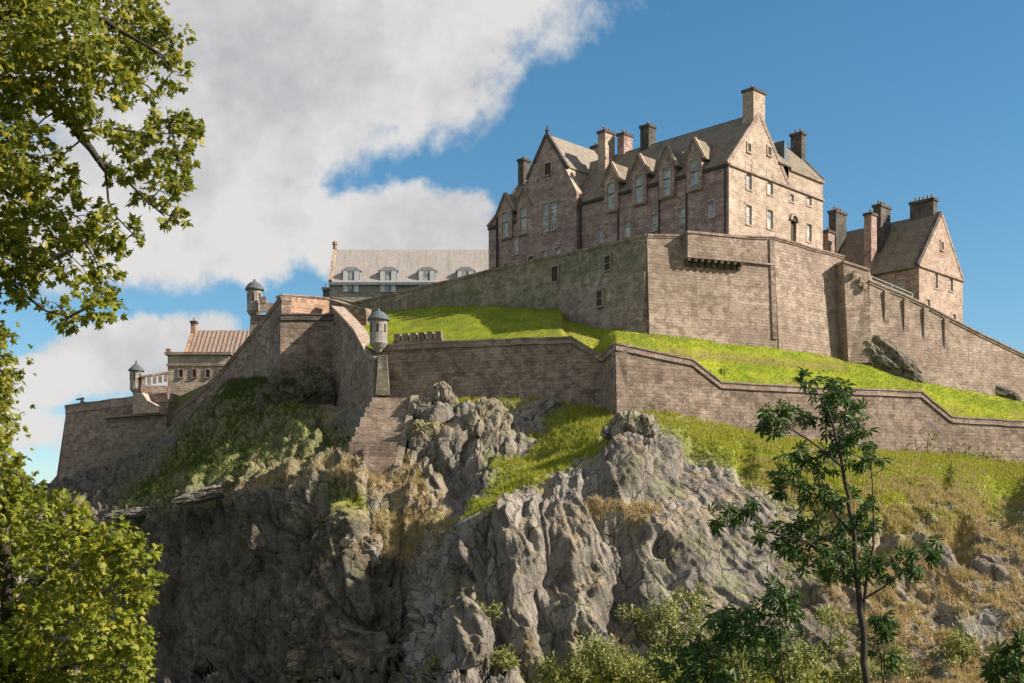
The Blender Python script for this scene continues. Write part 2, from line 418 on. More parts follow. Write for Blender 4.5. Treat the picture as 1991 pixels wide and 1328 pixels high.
# ------------------------------------------------------------------ the castle rock (front face, from the valley up to the wall feet)
ROCK = {   # station px: (py, depth) from the valley to the foot of the walls
 -200: [(1560,118),(1328,172),(1200,182),(1110,192),(1060,200),(1040,212),(1020,222),(1000,230),(985,240)],
  40: [(1560,118),(1328,172),(1200,182),(1100,192),(1050,200),(1015,212),(995,222),(975,230),(960,246)],
 105: [(1560,118),(1328,172),(1200,182),(1100,192),(1050,200),(1010,212),(985,222),(968,230),(950,245)],
 220: [(1560,115),(1328,174),(1200,184),(1100,193),(1030,200),(998,205),(965,220),(930,230),(890,240)],
 330: [(1560,112),(1328,170),(1200,177),(1100,183),(1020,188),(985,192),(935,210),(885,226),(830,238)],
 450: [(1560,110),(1328,163),(1200,168),(1100,173),(1000,178),(945,181),(875,200),(805,215),(738,233)],
 545: [(1560,108),(1328,157),(1200,161),(1100,166),(1000,170),(930,174),(870,190),(800,203),(735,215)],
 650: [(1560,106),(1328,151),(1200,155),(1100,159),(1000,163),(912,167),(880,180),(840,196),(790,209)],
 720: [(1560,105),(1328,148),(1200,151),(1100,155),(1000,159),(905,164),(870,176),(835,185),(800,191)],
 785: [(1560,104),(1328,150),(1200,154),(1100,158),(1000,163),(915,170),(860,178),(815,184),(780,189)],
 830: [(1560,100),(1328,140),(1200,149),(1100,155),(1000,163),(910,171),(855,178),(812,184),(778,187)],
 870: [(1560,98),(1328,131),(1200,138),(1100,146),(1015,158),(930,168),(860,173),(810,180),(776,186)],
 930: [(1560,97),(1328,129),(1200,135),(1100,141),(990,149),(955,161),(890,173),(815,179),(776,185)],
 1050:[(1560,96),(1328,128),(1200,134),(1100,139),(990,145),(930,152),(895,169),(825,177.5),(774,182.5)],
 1180:[(1560,95),(1328,128),(1200,134),(1100,139),(1000,145),(920,150),(862,157),(828,168),(798,178)],
 1215:[(1560,95),(1328,128),(1200,134),(1100,139),(1000,145),(920,150),(860,156),(825,162),(806,172)],
 1300:[(1560,95),(1328,129),(1200,135),(1100,140),(1000,146),(930,151),(870,158),(830,166),(803,174.5)],
 1450:[(1560,95),(1328,130),(1200,136),(1100,141),(1010,147),(950,152),(900,160),(865,168),(838,178.5)],
 1700:[(1560,95),(1328,131),(1200,137),(1100,142),(1030,148),(970,154),(930,162),(900,174),(878,185.5)],
 1850:[(1560,95),(1328,132),(1200,138),(1110,144),(1040,150),(985,157),(945,165),(910,178),(885,189.7)],
 1991:[(1560,95),(1328,133),(1200,139),(1115,145),(1050,152),(1000,159),(960,167),(930,182),(903,194)],
 2300:[(1560,95),(1328,136),(1200,142),(1120,148),(1060,155),(1010,162),(975,170),(945,190),(925,203)],
}
ST = np.array(sorted(ROCK), float)
RPY = np.array([[q[0] for q in ROCK[int(s)]] for s in ST]); RYY = np.array([[q[1] for q in ROCK[int(s)]] for s in ST])
def rock_depth(px, py):
    a = [np.interp(px, ST, RPY[:, k]) for k in range(9)]; b = [np.interp(px, ST, RYY[:, k]) for k in range(9)]
    return float(np.interp(-py, [-q for q in a], b))

def smooth_poly(px, py, poly, soft):
    """1 inside a polygon, falling to 0 over soft pixels outside"""
    poly = np.array(poly, float); n = len(poly)
    inside = np.zeros(px.shape, bool); dist = np.full(px.shape, 1e9)
    for i in range(n):
        x1, y1 = poly[i]; x2, y2 = poly[(i + 1) % n]
        c = ((y1 > py) != (y2 > py)) & (px < (x2 - x1) * (py - y1) / ((y2 - y1) if y2 != y1 else 1e-9) + x1)
        inside ^= c
        dx, dy = x2 - x1, y2 - y1; tt = np.clip(((px - x1) * dx + (py - y1) * dy) / (dx * dx + dy * dy), 0, 1)
        dist = np.minimum(dist, np.hypot(px - x1 - tt * dx, py - y1 - tt * dy))
    sdist = np.where(inside, dist, -dist)
    return np.clip(sdist / soft * 0.5 + 0.5, 0, 1)

def grid_mesh(name, pos, mat, veg=None, smooth=True, parent=None):
    m, n = pos.shape[:2]
    me = bpy.data.meshes.new(name)
    idx = np.arange(m * n).reshape(m, n)
    q = np.stack([idx[:-1, :-1], idx[1:, :-1], idx[1:, 1:], idx[:-1, 1:]], -1).reshape(-1, 4)
    me.vertices.add(m * n); me.vertices.foreach_set('co', pos.reshape(-1).astype(np.float32))
    me.loops.add(q.size); me.loops.foreach_set('vertex_index', q.reshape(-1).astype(np.int32))
    me.polygons.add(len(q)); me.polygons.foreach_set('loop_start', (np.arange(len(q)) * 4).astype(np.int32))
    me.update(calc_edges=True); me.validate()
    if smooth: me.polygons.foreach_set('use_smooth', np.ones(len(q), bool))
    if veg is not None:
        a = me.color_attributes.new('veg', 'FLOAT_COLOR', 'POINT')
        a.data.foreach_set('color', np.concatenate([veg, np.ones(veg.shape[:2] + (1,))], -1).reshape(-1).astype(np.float32))
    me.materials.append(MAT[mat])
    o = bpy.data.objects.new(name, me); col.objects.link(o)
    if parent: o.parent = parent
    return o

seg_rows = [40, 62, 50, 50, 46, 44, 40, 30]
kk = np.concatenate([i + np.arange(r) / r for i, r in enumerate(seg_rows)] + [[8.0]])
pxs = np.linspace(-200, 2300, 900)
py_c = np.stack([np.interp(pxs, ST, RPY[:, k]) for k in range(9)], 1); y_c = np.stack([np.interp(pxs, ST, RYY[:, k]) for k in range(9)], 1)
# smooth the columns sideways a little so the stations do not crease
ker = np.exp(-0.5 * (np.arange(-8, 9) / 3.5) ** 2); ker /= ker.sum()
def smc(a): return np.stack([np.convolve(np.pad(a[:, k], 8, mode='edge'), ker, 'valid') for k in range(a.shape[1])], 1)
py_c = smc(py_c); y_c = smc(y_c)
i0 = np.clip(np.floor(kk).astype(int), 0, 7); fr = kk - i0
PY = py_c[:, i0] * (1 - fr) + py_c[:, i0 + 1] * fr
YY = y_c[:, i0] * (1 - fr) + y_c[:, i0 + 1] * fr
PX = np.repeat(pxs[:, None], len(kk), 1)
pos = np.stack([(PX - CX) / F * YY, YY, (HZ - PY) / F * YY], -1)
gu = np.gradient(pos, axis=0); gv = np.gradient(pos, axis=1)
nrm = np.cross(gu, gv); nrm /= np.linalg.norm(nrm, axis=-1, keepdims=True) + 1e-9
X, Y_, Z = pos[..., 0], pos[..., 1], pos[..., 2]
edge = np.minimum(1, (8 - kk)[None, :] / np.interp(PX, [380, 600], [0.5, 1.5]))
n_edge = fbm(X * 0.18, Y_ * 0.18, Z * 0.18, 4, 3) - 0.5
n_fine = fbm(X * 0.6, Y_ * 0.6, Z * 0.6, 4, 5) - 0.5
pxn = PX + n_edge * 60 + n_fine * 40; pyn = PY + n_fine * 40 + n_edge * 26
g = smooth_poly(pxn, pyn, [(870,1030),(960,940),(1180,812),(1212,824),(1170,875),(1080,925),(965,1000)], 14)
g = np.maximum(g, smooth_poly(pxn, pyn, [(1235,805),(1480,850),(1600,890),(1991,895),(2300,900),(2300,960),(1991,935),(1800,950),(1700,1010),(1560,985),(1470,935),(1380,880),(1300,845)], 22))
g = np.maximum(g, (0.5 + 0.5 * n_edge * 2) * smooth_poly(pxn, pyn, [(548,690),(545,740),(660,830),(690,860),(600,905),(430,950),(260,1010),(230,985),(330,860),(440,760)], 30))  # left bank: less green, its shade put into the colour
g = np.maximum(g, smooth_poly(pxn, pyn, [(548,690),(545,735),(480,775),(420,780),(450,735)], 10))
g = np.maximum(g, np.clip(.5 + n_fine * 3.2, 0, .85) * smooth_poly(pxn, pyn, [(1440,870),(1600,880),(1991,890),(1960,960),(1880,1050),(1700,1080),(1560,1030)], 30))
g = np.maximum(g, 0.85 * smooth_poly(pxn, pyn, [(940,950),(1010,870),(1090,790),(1195,796),(1195,835),(1080,900)], 10))
g = np.maximum(g, 0.7 * smooth_poly(pxn, pyn, [(640,930),(720,960),(700,1010),(640,990)], 20))
g = np.maximum(g, 0.8 * smooth_poly(pxn, pyn, [(1080,1290),(1500,1250),(1700,1340),(1700,1600),(900,1600)], 40))
dry = smooth_poly(pxn, pyn, [(1480,900),(1700,930),(1991,930),(2300,940),(2300,1600),(1560,1600),(1650,1250),(1560,1080)], 60) * np.clip(0.56 + n_edge * 2.4 + n_fine * 3.0, 0, 1)
dry = np.maximum(dry, 0.9 * smooth_poly(pxn, pyn, [(440,960),(690,890),(800,905),(880,1010),(830,1100),(700,1080),(780,960),(640,935),(460,985)], 14) * np.clip(0.7 + n_fine * 3, 0, 1))
dry = np.maximum(dry, 0.9 * smooth_poly(pxn, pyn, [(1150,965),(1280,975),(1280,995),(1160,992)], 8))
dry = np.maximum(dry, 0.8 * np.clip(n_fine * 4 - 0.55, 0, 1) * (PX > 860) * (PY > 1120))
moss_shade = smooth_poly(pxn, pyn, [(250,990),(450,960),(640,960),(800,1000),(830,1100),(780,1340),(780,1600),(150,1600)], 40) * 0.95  # dark moss; also puts the left cliff's shade into the colour
moss_shade = np.maximum(moss_shade, 0.7 * smooth_poly(pxn, pyn, [(60,860),(560,700),(700,860),(600,960),(60,1100)], 30))  # same over the left bank, darkened for its shade
veg = np.stack([np.clip(g, 0, 1), np.clip(dry, 0, 1), np.clip(moss_shade, 0, 1)], -1)
soft = np.clip(np.maximum(g, dry * 0.75), 0, 1)
# strata lean over to the right on the middle and right of the rock
th = np.interp(PX, [800, 1000, 1250, 1500, 2000], [0.03, 0.10, 0.45, 0.62, 0.7])
A = X * np.cos(th) + Z * np.sin(th); L = -X * np.sin(th) + Z * np.cos(th)
wv = fbm(X * 0.1, Y_ * 0.1, Z * 0.1, 3, 21) * 3
Yr = Y_ - 0.85 * Z
big = ridged(A * 0.085 + wv * 0.2, Yr * 0.085, L * 0.03, 3, 40) - 0.55
c1, e1, gx1, gz1 = cells(A * 0.15 + wv * 0.25, Yr * 0.14, L * 0.07, 50)
c2, e2, gx2, gz2 = cells(A * 0.55 + wv, Yr * 0.5, L * 0.12, 60)
mid = ridged(A * 0.5, Yr * 0.5, L * 0.07, 4, 70) - 0.55
fin = fbm(A * 1.4, Yr * 1.4, L * 0.4, 3, 90) - 0.5
t1 = np.modf(c1 * 37.7)[0] * 2 - 1; t2 = np.modf(c1 * 91.3)[0] * 2 - 1; t3 = np.modf(c2 * 53.1)[0] * 2 - 1; t4 = np.modf(c2 * 71.9)[0] * 2 - 1
stri = ridged(A * 1.3 + wv * .3, Yr * 1.0, L * 0.08, 4, 120, .6) - 0.55
stri2 = ridged(A * 3.1, Yr * 2.2, L * 0.18, 3, 140, .6) - 0.55
c3, e3, gx3, gz3 = cells(A * 1.1 + wv * 1.5, Yr * 0.9, L * 0.55, 160)
def sst(e, w): q = np.clip(e / w, 0, 1); return q * (2 - q)
f1, f2, f3 = sst(e1, .16), sst(e2, .2), sst(e3, .3)
large = big * 2.6 + f1 * ((c1 - 0.25) * 3.0 + gx1 * (1.2 + 3.0 * t1) + gz1 * 2.6 * t2)
small = f2 * ((c2 - 0.3) * 1.2 + gx2 * 1.6 * t3 + gz2 * 1.4 * t4) + f3 * ((c3 - 0.3) * 0.7 + gx3 * .8 * (np.modf(c3 * 37.1)[0] * 2 - 1) + gz3 * .8 * (np.modf(c3 * 61.7)[0] * 2 - 1)) + mid * 0.35 + fin * 0.3 + stri * 0.4 + stri2 * 0.2
face = smooth_poly(PX, PY, [(1150,860),(1260,815),(1400,880),(1600,1080),(1640,1250),(1420,1300),(1180,1260),(1090,1080),(1060,960)], 50)
rside = smooth_poly(PX, PY, [(1480,880),(2300,900),(2300,1600),(1600,1600),(1560,1200)], 60)
lcliff = smooth_poly(PX, PY, [(200,990),(700,930),(820,1050),(800,1600),(100,1600)], 60)
disp = large * (1 - .3 * face - .45 * rside) + small * (1 - .72 * face - .4 * rside) + stri * (.45 * face + .9 * lcliff + .3 * rside) + mid * (.5 * face + .8 * lcliff) - 1.0
ramp = smooth_poly(PX, PY, [(860,1040),(960,900),(1080,780),(1200,800),(1200,840),(1080,940),(960,1010)], 30)
disp = disp * (1 - 0.6 * ramp)
calm = fbm(X * 0.22, Y_ * 0.22, Z * 0.22, 4, 101) - 0.5
disp = disp * (1 - 0.80 * soft) + calm * 1.6 * soft
# hollows and overhangs seen on the face
for hx, hy, rx, ry, dp in [(1212,1022,45,22,3.0),(1290,1045,16,18,2.0),(1215,1095,32,40,3.0),(1208,1180,42,50,3.2),(1000,1040,34,60,-1.8),(960,1160,30,110,2.0),
                           (1075,1180,40,110,2.2),(890,940,26,70,2.0),(700,960,34,44,3.0),(640,985,26,50,1.8),(880,860,30,60,-1.0),(1960,960,50,60,3.5),(1870,1060,24,50,2.0),(730,860,62,55,4.0),(640,850,40,40,1.0),
                           (1720,1060,22,34,2.0),(1560,1150,40,18,1.5),(1450,900,20,50,1.4),(1840,920,16,40,1.5)]:
    r = ((PX - hx) / rx) ** 2 + ((PY - hy) / ry) ** 2
    disp -= dp * np.exp(-r ** 2)
disp *= edge
disp[:, 0] *= 0
posd = pos + nrm * disp[..., None]
gu2 = np.gradient(posd, axis=0); gv2 = np.gradient(posd, axis=1); n2_ = np.cross(gu2, gv2); n2_ /= np.linalg.norm(n2_, axis=-1, keepdims=True) + 1e-9
flat = np.clip((n2_[..., 2] - 0.50) * 3.5, 0, 1) * np.clip((fbm(X * .3, Y_ * .3, Z * .3, 4, 201) - .42) * 5, 0, 1) * (PX > 560)
pick = fbm(X * .12, Y_ * .12, Z * .12, 3, 222)
veg[..., 1] = np.maximum(veg[..., 1], flat * 0.8 * (pick < .52)); veg[..., 0] = np.maximum(veg[..., 0], flat * 0.35 * (pick >= .52))
veg[..., 2] = np.maximum(veg[..., 2], 0.75 * np.clip((fbm(X * .16, Y_ * .16, Z * .09, 4, 240) - .5) * 5, 0, 1))
# end the top edge inside the hill, behind the wall feet
tail = posd[:, -1:, :].copy(); tail[..., 1] += 4.0; tail[..., 2] -= 0.5
ALLP = np.concatenate([posd, tail], 1); ALLV = np.concatenate([veg, veg[:, -1:, :]], 1)
base = ALLP[:, :1, :].copy(); base[..., 2] = -30; base[..., 1] -= 4
ALLP = np.concatenate([base, ALLP], 1); ALLV = np.concatenate([ALLV[:, :1, :], ALLV], 1)
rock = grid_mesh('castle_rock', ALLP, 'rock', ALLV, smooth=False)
tag(rock, 'grey crag of weathered rock with grassy ledges below the castle walls', 'rock', kind='structure')

# ------------------------------------------------------------------ walls: plan lines (px, depth, py of top, py of foot)
def wl(px, Y, pt, pb, dz=0.0): return (XP(px, Y), Y, ZP(pt, Y), ZP(pb, Y) - 2.5 + dz)
def offs(pts):
    """mitred outward normals (towards the camera side) of a plan line"""
    ns = []
    for i in range(len(pts)):
        acc = Vector((0, 0)); seg = []
        for a, b in ((i - 1, i), (i, i + 1)):
            if a >= 0 and b < len(pts):
                d = Vector((pts[b][0] - pts[a][0], pts[b][1] - pts[a][1])).normalized(); seg.append(Vector((d.y, -d.x)))
        if len(seg) == 2:
            m = (seg[0] + seg[1]).normalized(); ns.append(m / max(0.35, m.dot(seg[0])))
        else: ns.append(seg[0])
    return ns
def wall_strip(mb, pts, thick, batter=0.0, ztop=0.0, zlow=None, out=0.0):
    ns = offs(pts); rows = []
    for (x, y, zt, zb), n in zip(pts, ns):
        zb = zt - zlow if zlow is not None else zb
        b = batter * (zt - zb)
        rows.append([(x + n.x * (out + b), y + n.y * (out + b), zb), (x + n.x * out, y + n.y * out, zt + ztop),
                     (x - n.x * thick, y - n.y * thick, zt + ztop), (x - n.x * thick, y - n.y * thick, zb)])
    base = len(mb.v)
    for r in rows: mb.v += r
    for i in range(len(rows) - 1):
        a = base + 4 * i; b = a + 4
        for k in range(4):
            q = (k + 1) % 4; mb.f.append((a + k, b + k, b + q, a + q))
    mb.f.append((base + 3, base + 2, base + 1, base)); e = base + 4 * (len(rows) - 1); mb.f.append((e, e + 1, e + 2, e + 3))
def dens(pts, step=4.0):
    out = []
    for a, b in zip(pts[:-1], pts[1:]):
        n = max(1, int(math.hypot(b[0] - a[0], b[1] - a[1]) / step))
        for i in range(n): out.append(tuple(a[k] + (b[k] - a[k]) * i / n for k in range(4)))
    out.append(pts[-1]); return out
def make_wall(name, pts, mat, label, thick=1.6, batter=0.05, cope=0.9, cope_out=0.22, cope_mat='coping_stone'):
    if len(pts) < 20:
        fine_p = dens(pts, 2.5); pts = [fine_p[0]] + [(x, y + random.uniform(-.04, .04), z + random.uniform(-.07, .07), b) for x, y, z, b in fine_p[1:-1]] + [fine_p[-1]]
    mid = pts[len(pts) // 2]
    root = thing(name, (mid[0], mid[1], mid[3]), label, 'wall')
    m = MB(); wall_strip(m, pts, thick, batter, ztop=-cope); m.build('masonry', mat, root)
    if cope:
        m = MB(); wall_strip(m, pts, thick + 0.15, 0, ztop=0.0, zlow=cope * 0.97, out=cope_out); c = m.build('coping', cope_mat, root)
        m = MB(); wall_strip(m, pts, thick + 0.22, 0, ztop=0.10, zlow=0.12, out=cope_out + 0.13); m.build('coping_slab', cope_mat, c)
    return root

LW1 = [wl(728,193,672,800), wl(860,189.5,665,790), wl(1112,182,655,785), wl(1172,181,692,815)]
LWJ = [wl(1172,181,692,815), wl(1197,172.5,668,815)]
LW2 = [wl(1197,172.5,668,820), wl(1345,176.2,698,815), wl(1402,177.8,743,850), wl(1560,182,752,875), wl(1790,188.5,761,890), wl(1850,190.2,811,895), wl(1991,194.5,819,915), wl(2300,204,835,935)]
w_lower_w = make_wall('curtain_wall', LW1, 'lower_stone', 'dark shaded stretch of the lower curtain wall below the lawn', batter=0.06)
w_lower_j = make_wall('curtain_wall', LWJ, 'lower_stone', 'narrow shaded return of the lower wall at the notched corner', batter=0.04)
w_lower_e = make_wall('curtain_wall', LW2, 'lower_stone', 'sunlit lower curtain wall stepping down to the right with coping', batter=0.05)

UW = [wl(640,252,578,640), wl(690,243,588,640), wl(745,237.6,576,600), wl(950,217,526,602), wl(1092,206,494,606)]
UW2 = [wl(1092,205.4,494,625), wl(1258,188,457,650)]
BA = [wl(1258,188,457,650), wl(1505,195,461,668)]
BA2 = [wl(1505,195,461,668), wl(1640,203.5,499,692)]
RW = [wl(1690,201,546,730), wl(1790,204.5,588,740), wl(1880,208,636,760), wl(1991,212,690,778), wl(2300,224,830,850)]
w_up_w = make_wall('curtain_wall', UW, 'mossy_stone', 'long mossy upper wall running left from the bastion above the lawn', cope=0.35, cope_out=0.12)
w_up_m = make_wall('curtain_wall', UW2, 'mossy_stone', 'shaded upper wall with two window openings beside the bastion', cope=0.35, cope_out=0.12)
w_ba = make_wall('bastion_wall', BA, 'curtain_stone', 'front face of the big bastion with corbelled box on top', cope=0.4, cope_out=0.14, batter=0.06, thick=2.5)
w_ba2 = make_wall('bastion_wall', BA2, 'curtain_stone', 'sunlit right face of the big bastion', cope=0.4, cope_out=0.14, batter=0.06, thick=2.5)
w_rw = make_wall('curtain_wall', RW, 'curtain_stone', 'sunlit upper wall sloping down to the right edge with pilasters', cope=0.5, cope_out=0.14, thick=1.4)
# plinth of the shaded upper wall
m = MB(); q = [(x, y, ZP(555 - (px - 1092) * 0.16, y), zb) for (x, y, zt, zb), px in zip(UW2, (1092, 1258))]
wall_strip(m, q, 0.2, 0.05, out=0.45); m.build('plinth', 'curtain_stone', w_up_m)
# pilasters of the sloping wall
def along(pts, px):
    for a, b in zip(pts[:-1], pts[1:]):
        pa, pb = CX + F * a[0] / a[1], CX + F * b[0] / b[1]
        if pa <= px <= pb:
            r = (px - CX) / F; t = (a[0] - r * a[1]) / (r * (b[1] - a[1]) - (b[0] - a[0]))
            d = Vector((b[0] - a[0], b[1] - a[1], 0)).normalized()
            return Vector((a[0] + (b[0] - a[0]) * t, a[1] + (b[1] - a[1]) * t, a[2] + (b[2] - a[2]) * t)), d, Vector((d.y, -d.x, 0))
for px in (1722, 1760, 1798, 1838):
    p, d, n = along(RW, px); m = MB()
    prof = [Vector((0, 0, -0.55)), Vector((0, 0, -6.4)), Vector((0, 0, -6.4)) + n * 0.15, Vector((0, 0, -4.8)) + n * 0.4, Vector((0, 0, -0.55)) + n * 0.4]
    m.prism([p - d * 0.45 + q for q in prof], d * 0.9); m.build('pilaster', 'curtain_stone', w_rw)
# small handrail over the sloping wall by the house
root = thing('handrail', P(1720, 560, 203), 'thin pale metal handrail on the sloping wall beside the gabled house', 'railing')
m = MB(); pr = []
for px in (1700, 1740, 1780):
    p, d, n = along(RW, px); p = p - n * 0.7; pr.append(p + Vector((0, 0, 1.2)))
    q = MB(); q.tube([p, p + Vector((0, 0, 1.2))], 0.05, 6); q.build('post', 'white_paint', root)
m.tube(pr, 0.05, 6); m.build('rail', 'white_paint', root)
m = MB(); m.tube([p - Vector((0, 0, 0.55)) for p in pr], 0.04, 6); m.build('rail', 'white_paint', root)

# projecting tower between the bastion and the sloping wall
root = thing('wall_tower', P(1665, 690, 200), 'narrow sunlit wall tower joining the bastion and the sloping wall', 'tower')
zt = ZP(506, 198.5); zb = ZP(705, 200)
c = [Vector((XP(1640, 200), 200, 0)), Vector((XP(1690, 201.2), 201.2, 0)), Vector((XP(1694, 205), 205, 0)), Vector((XP(1626, 205), 205, 0))]
bo = [Vector((-0.3, -0.9, 0)), Vector((0.1, -0.9, 0)), Vector((0.1, 0, 0)), Vector((0, 0, 0))]
c[3] = Vector((XP(1624, 201.6), 201.6, 0)) + Vector((0.0, 2.0, 0))
m = MB(); bl = [q + o + Vector((0, 0, zb)) for q, o in zip(c, bo)]; bl[0] = Vector((XP(1650, 200), 200, zb)); tl = [q + Vector((0, 0, zt)) for q in c]; tl[1].z -= 1.0; tl[2].z -= 1.0
m.v += [tuple(v) for v in bl + tl]; m.f += [(0, 1, 2, 3), (4, 5, 6, 7)] + [(i, (i + 1) % 4, 4 + (i + 1) % 4, 4 + i) for i in range(4)]
m.build('masonry', 'curtain_stone', root)
m = MB()
for i, j in ((3, 0), (0, 1)):
    a, b = tl[i], tl[j]; d = (b - a).normalized(); n = Vector((d.y, -d.x, 0)).normalized()
    m.box(a + n * 0.15 - Vector((0, 0, 0.02)), b - a, -n * 0.7, (0, 0, 0.35))
m.build('coping', 'coping_stone', root)
for px, py in ((1659, 533), (1672, 545), (1678, 558)):
    t_ = (px - 1640) / 50.0; p = c[0].lerp(c[1], t_); p.z = ZP(py, p.y); d = (c[1] - c[0]).normalized(); n = Vector((d.y, -d.x, 0))
    m = MB(); m.box(p + n * 0.25 - d * 0.35 - Vector((0, 0, .5)), d * 0.7, n * 0.5, (0, 0, 0.9)); m.build('corbel', 'curtain_stone', root)

# corbelled box on the bastion
pa, d, n = along(BA, 1328); pb, _, _ = along(BA, 1441)
root = thing('bretasche_box', pa + Vector((0, 0, -6)), 'corbelled stone box projecting from the top of the bastion', 'battlement')
L_ = (pb - pa).length; ztop = pa.z + 0.35
m = MB(); m.box(Vector((pa.x, pa.y, ztop - 3.9)) - n * 0.3, d * L_, n * 1.85, (0, 0, 3.55)); m.build('masonry', 'curtain_stone', root)
m = MB(); m.box(Vector((pa.x, pa.y, ztop - 0.35)) - n * 0.35 - d * 0.12, d * (L_ + 0.24), n * 2.05, (0, 0, 0.36)); m.build('coping', 'coping_stone', root)
for i in range(9):
    q = pa + d * (L_ * (i + 0.08) / 9); m = MB()
    z0 = ztop - 3.9
    prof = [Vector((0, 0, z0)) + n * 0.0, Vector((0, 0, z0)) + n * 1.5, Vector((0, 0, z0 - 0.45)) + n * 1.45, Vector((0, 0, z0 - 0.5)) + n * 0.9, Vector((0, 0, z0 - 1.0)) + n * 0.8, Vector((0, 0, z0 - 1.1)) + n * 0.1]
    m.prism([Vector((q.x, q.y, 0)) + v for v in prof], d * (L_ / 9 * 0.45)); m.build('corbel', 'sooty_stone', root)
m = MB(); m.box(Vector((pa.x, pa.y, ztop - 5.6)) + n * 0.10, d * L_, n * 0.12, (0, 0, 1.6)); m.build('machicolation_back', 'pale_stone', root)
# thin string ledge on the bastion
m = MB()
for (a_, b_) in ((1445, 1503),):
    p0, d, n = along(BA, a_); p1, _, _ = along(BA, b_)
    m.box(Vector((p0.x, p0.y, p0.z - 4.0)) + n * 0.1, Vector((p1.x - p0.x, p1.y - p0.y, -0.1)), n * 0.45, (0, 0, 0.28))
m.build('string_course', 'coping_stone', w_ba)
# quoin strip on the bastion corner
p0, d, n = along(BA, 1503); m = MB()
ht = 15.8; m.v += [tuple(p0 + n * 0.2 - d * 0.7 + Vector((0, 0, -0.5))), tuple(p0 + n * 0.2 + d * 0.1 + Vector((0, 0, -0.5))), tuple(p0 + n * (0.2 + 0.06 * ht) + d * 0.1 + Vector((0, 0, -ht))), tuple(p0 + n * (0.2 + 0.06 * ht) - d * 0.7 + Vector((0, 0, -ht)))]
m.v += [tuple(Vector(v) - n * 1.0) for v in m.v[:4]]
m.f += [(0, 1, 2, 3), (4, 5, 6, 7), (0, 1, 5, 4), (1, 2, 6, 5), (2, 3, 7, 6), (3, 0, 4, 7)]; m.build('quoin', 'lower_stone', w_ba)

def wall_opening(root, pts, px, py, w, h, bars=True, mat='dark_door', out=0.0):
    p, d, n = along(pts, px); zc = ZP(py, p.y)
    o = Vector((p.x, p.y, zc)) + n * (0.05 * (p.z - zc) + 0.05 + out)
    fr = MB()
    for a0, b0, a1, b1 in ((-w / 2 - .22, -h / 2 - .25, w / 2 + .22, -h / 2), (-w / 2 - .22, h / 2, w / 2 + .22, h / 2 + .3), (-w / 2 - .22, -h / 2, -w / 2, h / 2), (w / 2, -h / 2, w / 2 + .22, h / 2)):
        fr.box(o + d * a0 + Vector((0, 0, b0)) - n * 0.3, d * (a1 - a0), n * 0.45, (0, 0, b1 - b0))
    f = fr.build('window', 'curtain_stone', root)
    m = MB(); m.box(o - d * w / 2 - Vector((0, 0, h / 2)) - n * 0.3, d * w, n * 0.33, (0, 0, h)); m.build('pane', mat, f)
    if bars:
        m = MB(); m.box(o - d * w / 2 - Vector((0, 0, 0.06)) - n * .1, d * w, n * 0.18, (0, 0, 0.12)); m.build('transom', 'curtain_stone', f)
wall_opening(w_up_m, UW2, 1184, 512, 1.3, 2.1)
wall_opening(w_up_m, UW2, 1176, 582, 1.2, 2.3, out=0.5)
wall_opening(w_up_w, UW, 1081, 533, 1.3, 2.4, False)

# ------------------------------------------------------------------ lawn between the two lines of walls
dfront = [(640,218,612),(655,212,612),(700,199.5,668),(728,193,680),(860,189.5,672),(1112,182,662),(1172,181,698),(1197,173,676),(1345,176.2,705),(1402,177.8,752),(1560,182,762),(1790,188.5,771),(1850,190.2,820),(1991,194.5,829),(2300,204,845)]
dback = [(640,252,606),(690,243,604),(745,237.6,604),(860,225.5,593),(950,217,592),(1092,206,600),(1100,205.4,622),(1258,188,646),(1505,195,665),(1640,203.5,690),(1690,201,705),(1790,204.5,738),(1880,208,755),(1991,212,775),(2300,224,838)]
lp = np.linspace(640, 2300, 420)
fa = np.array(dfront, float); ba = np.array(dback, float)
fY = np.interp(lp, fa[:, 0], fa[:, 1]) + 0.6; fZ = (HZ - np.interp(lp, fa[:, 0], fa[:, 2])) / F * fY
bY = np.interp(lp, ba[:, 0], ba[:, 1]) + 0.8; bZ = (HZ - np.interp(lp, ba[:, 0], ba[:, 2])) / F * (bY - .8)
tt = np.linspace(0, 1, 70)
LY = fY[:, None] + (bY - fY)[:, None] * tt; LX = (lp[:, None] - CX) / F * LY
prof = tt + 0.06 * np.sin(tt * math.pi)
LZ = fZ[:, None] + (bZ - fZ)[:, None] * prof
lpx = np.repeat(lp[:, None], 70, 1)
LZ = LZ + (fbm(LX * 0.12, LY * 0.12, LX * 0, 4, 7) - 0.5) * 1.1 * np.sin(np.pi * np.clip(tt * 1.0, 0, 1)) + (fbm(LX * 0.9, LY * 0.9, LX * 0, 3, 8) - 0.5) * 0.25
lpy = HZ - LZ / LY * F
path = smooth_poly(lpx, lpy, [(1290,680),(1420,686),(1530,698),(1640,708),(1645,718),(1540,712),(1420,700),(1300,690)], 7)
LZ = LZ - path * 0.35
soil = np.clip(path * 0.9 + np.clip((fbm(LX * 0.25, LY * 0.25, LX * 0, 4, 12) - 0.62) * 4, 0, 0.6), 0, 1)
lawn = grid_mesh('lawn_terrace', np.stack([LX, LY, LZ], -1), 'lawn', np.stack([soil] * 3, -1))
tag(lawn, 'bright green grass bank between the upper and lower castle walls', 'lawn', kind='structure')
def lawn_point(px, py):
    i = int(np.argmin(abs(lp - px))); j = int(np.argmin(abs(lpy[i] - py))); return Vector((LX[i, j], LY[i, j], LZ[i, j]))

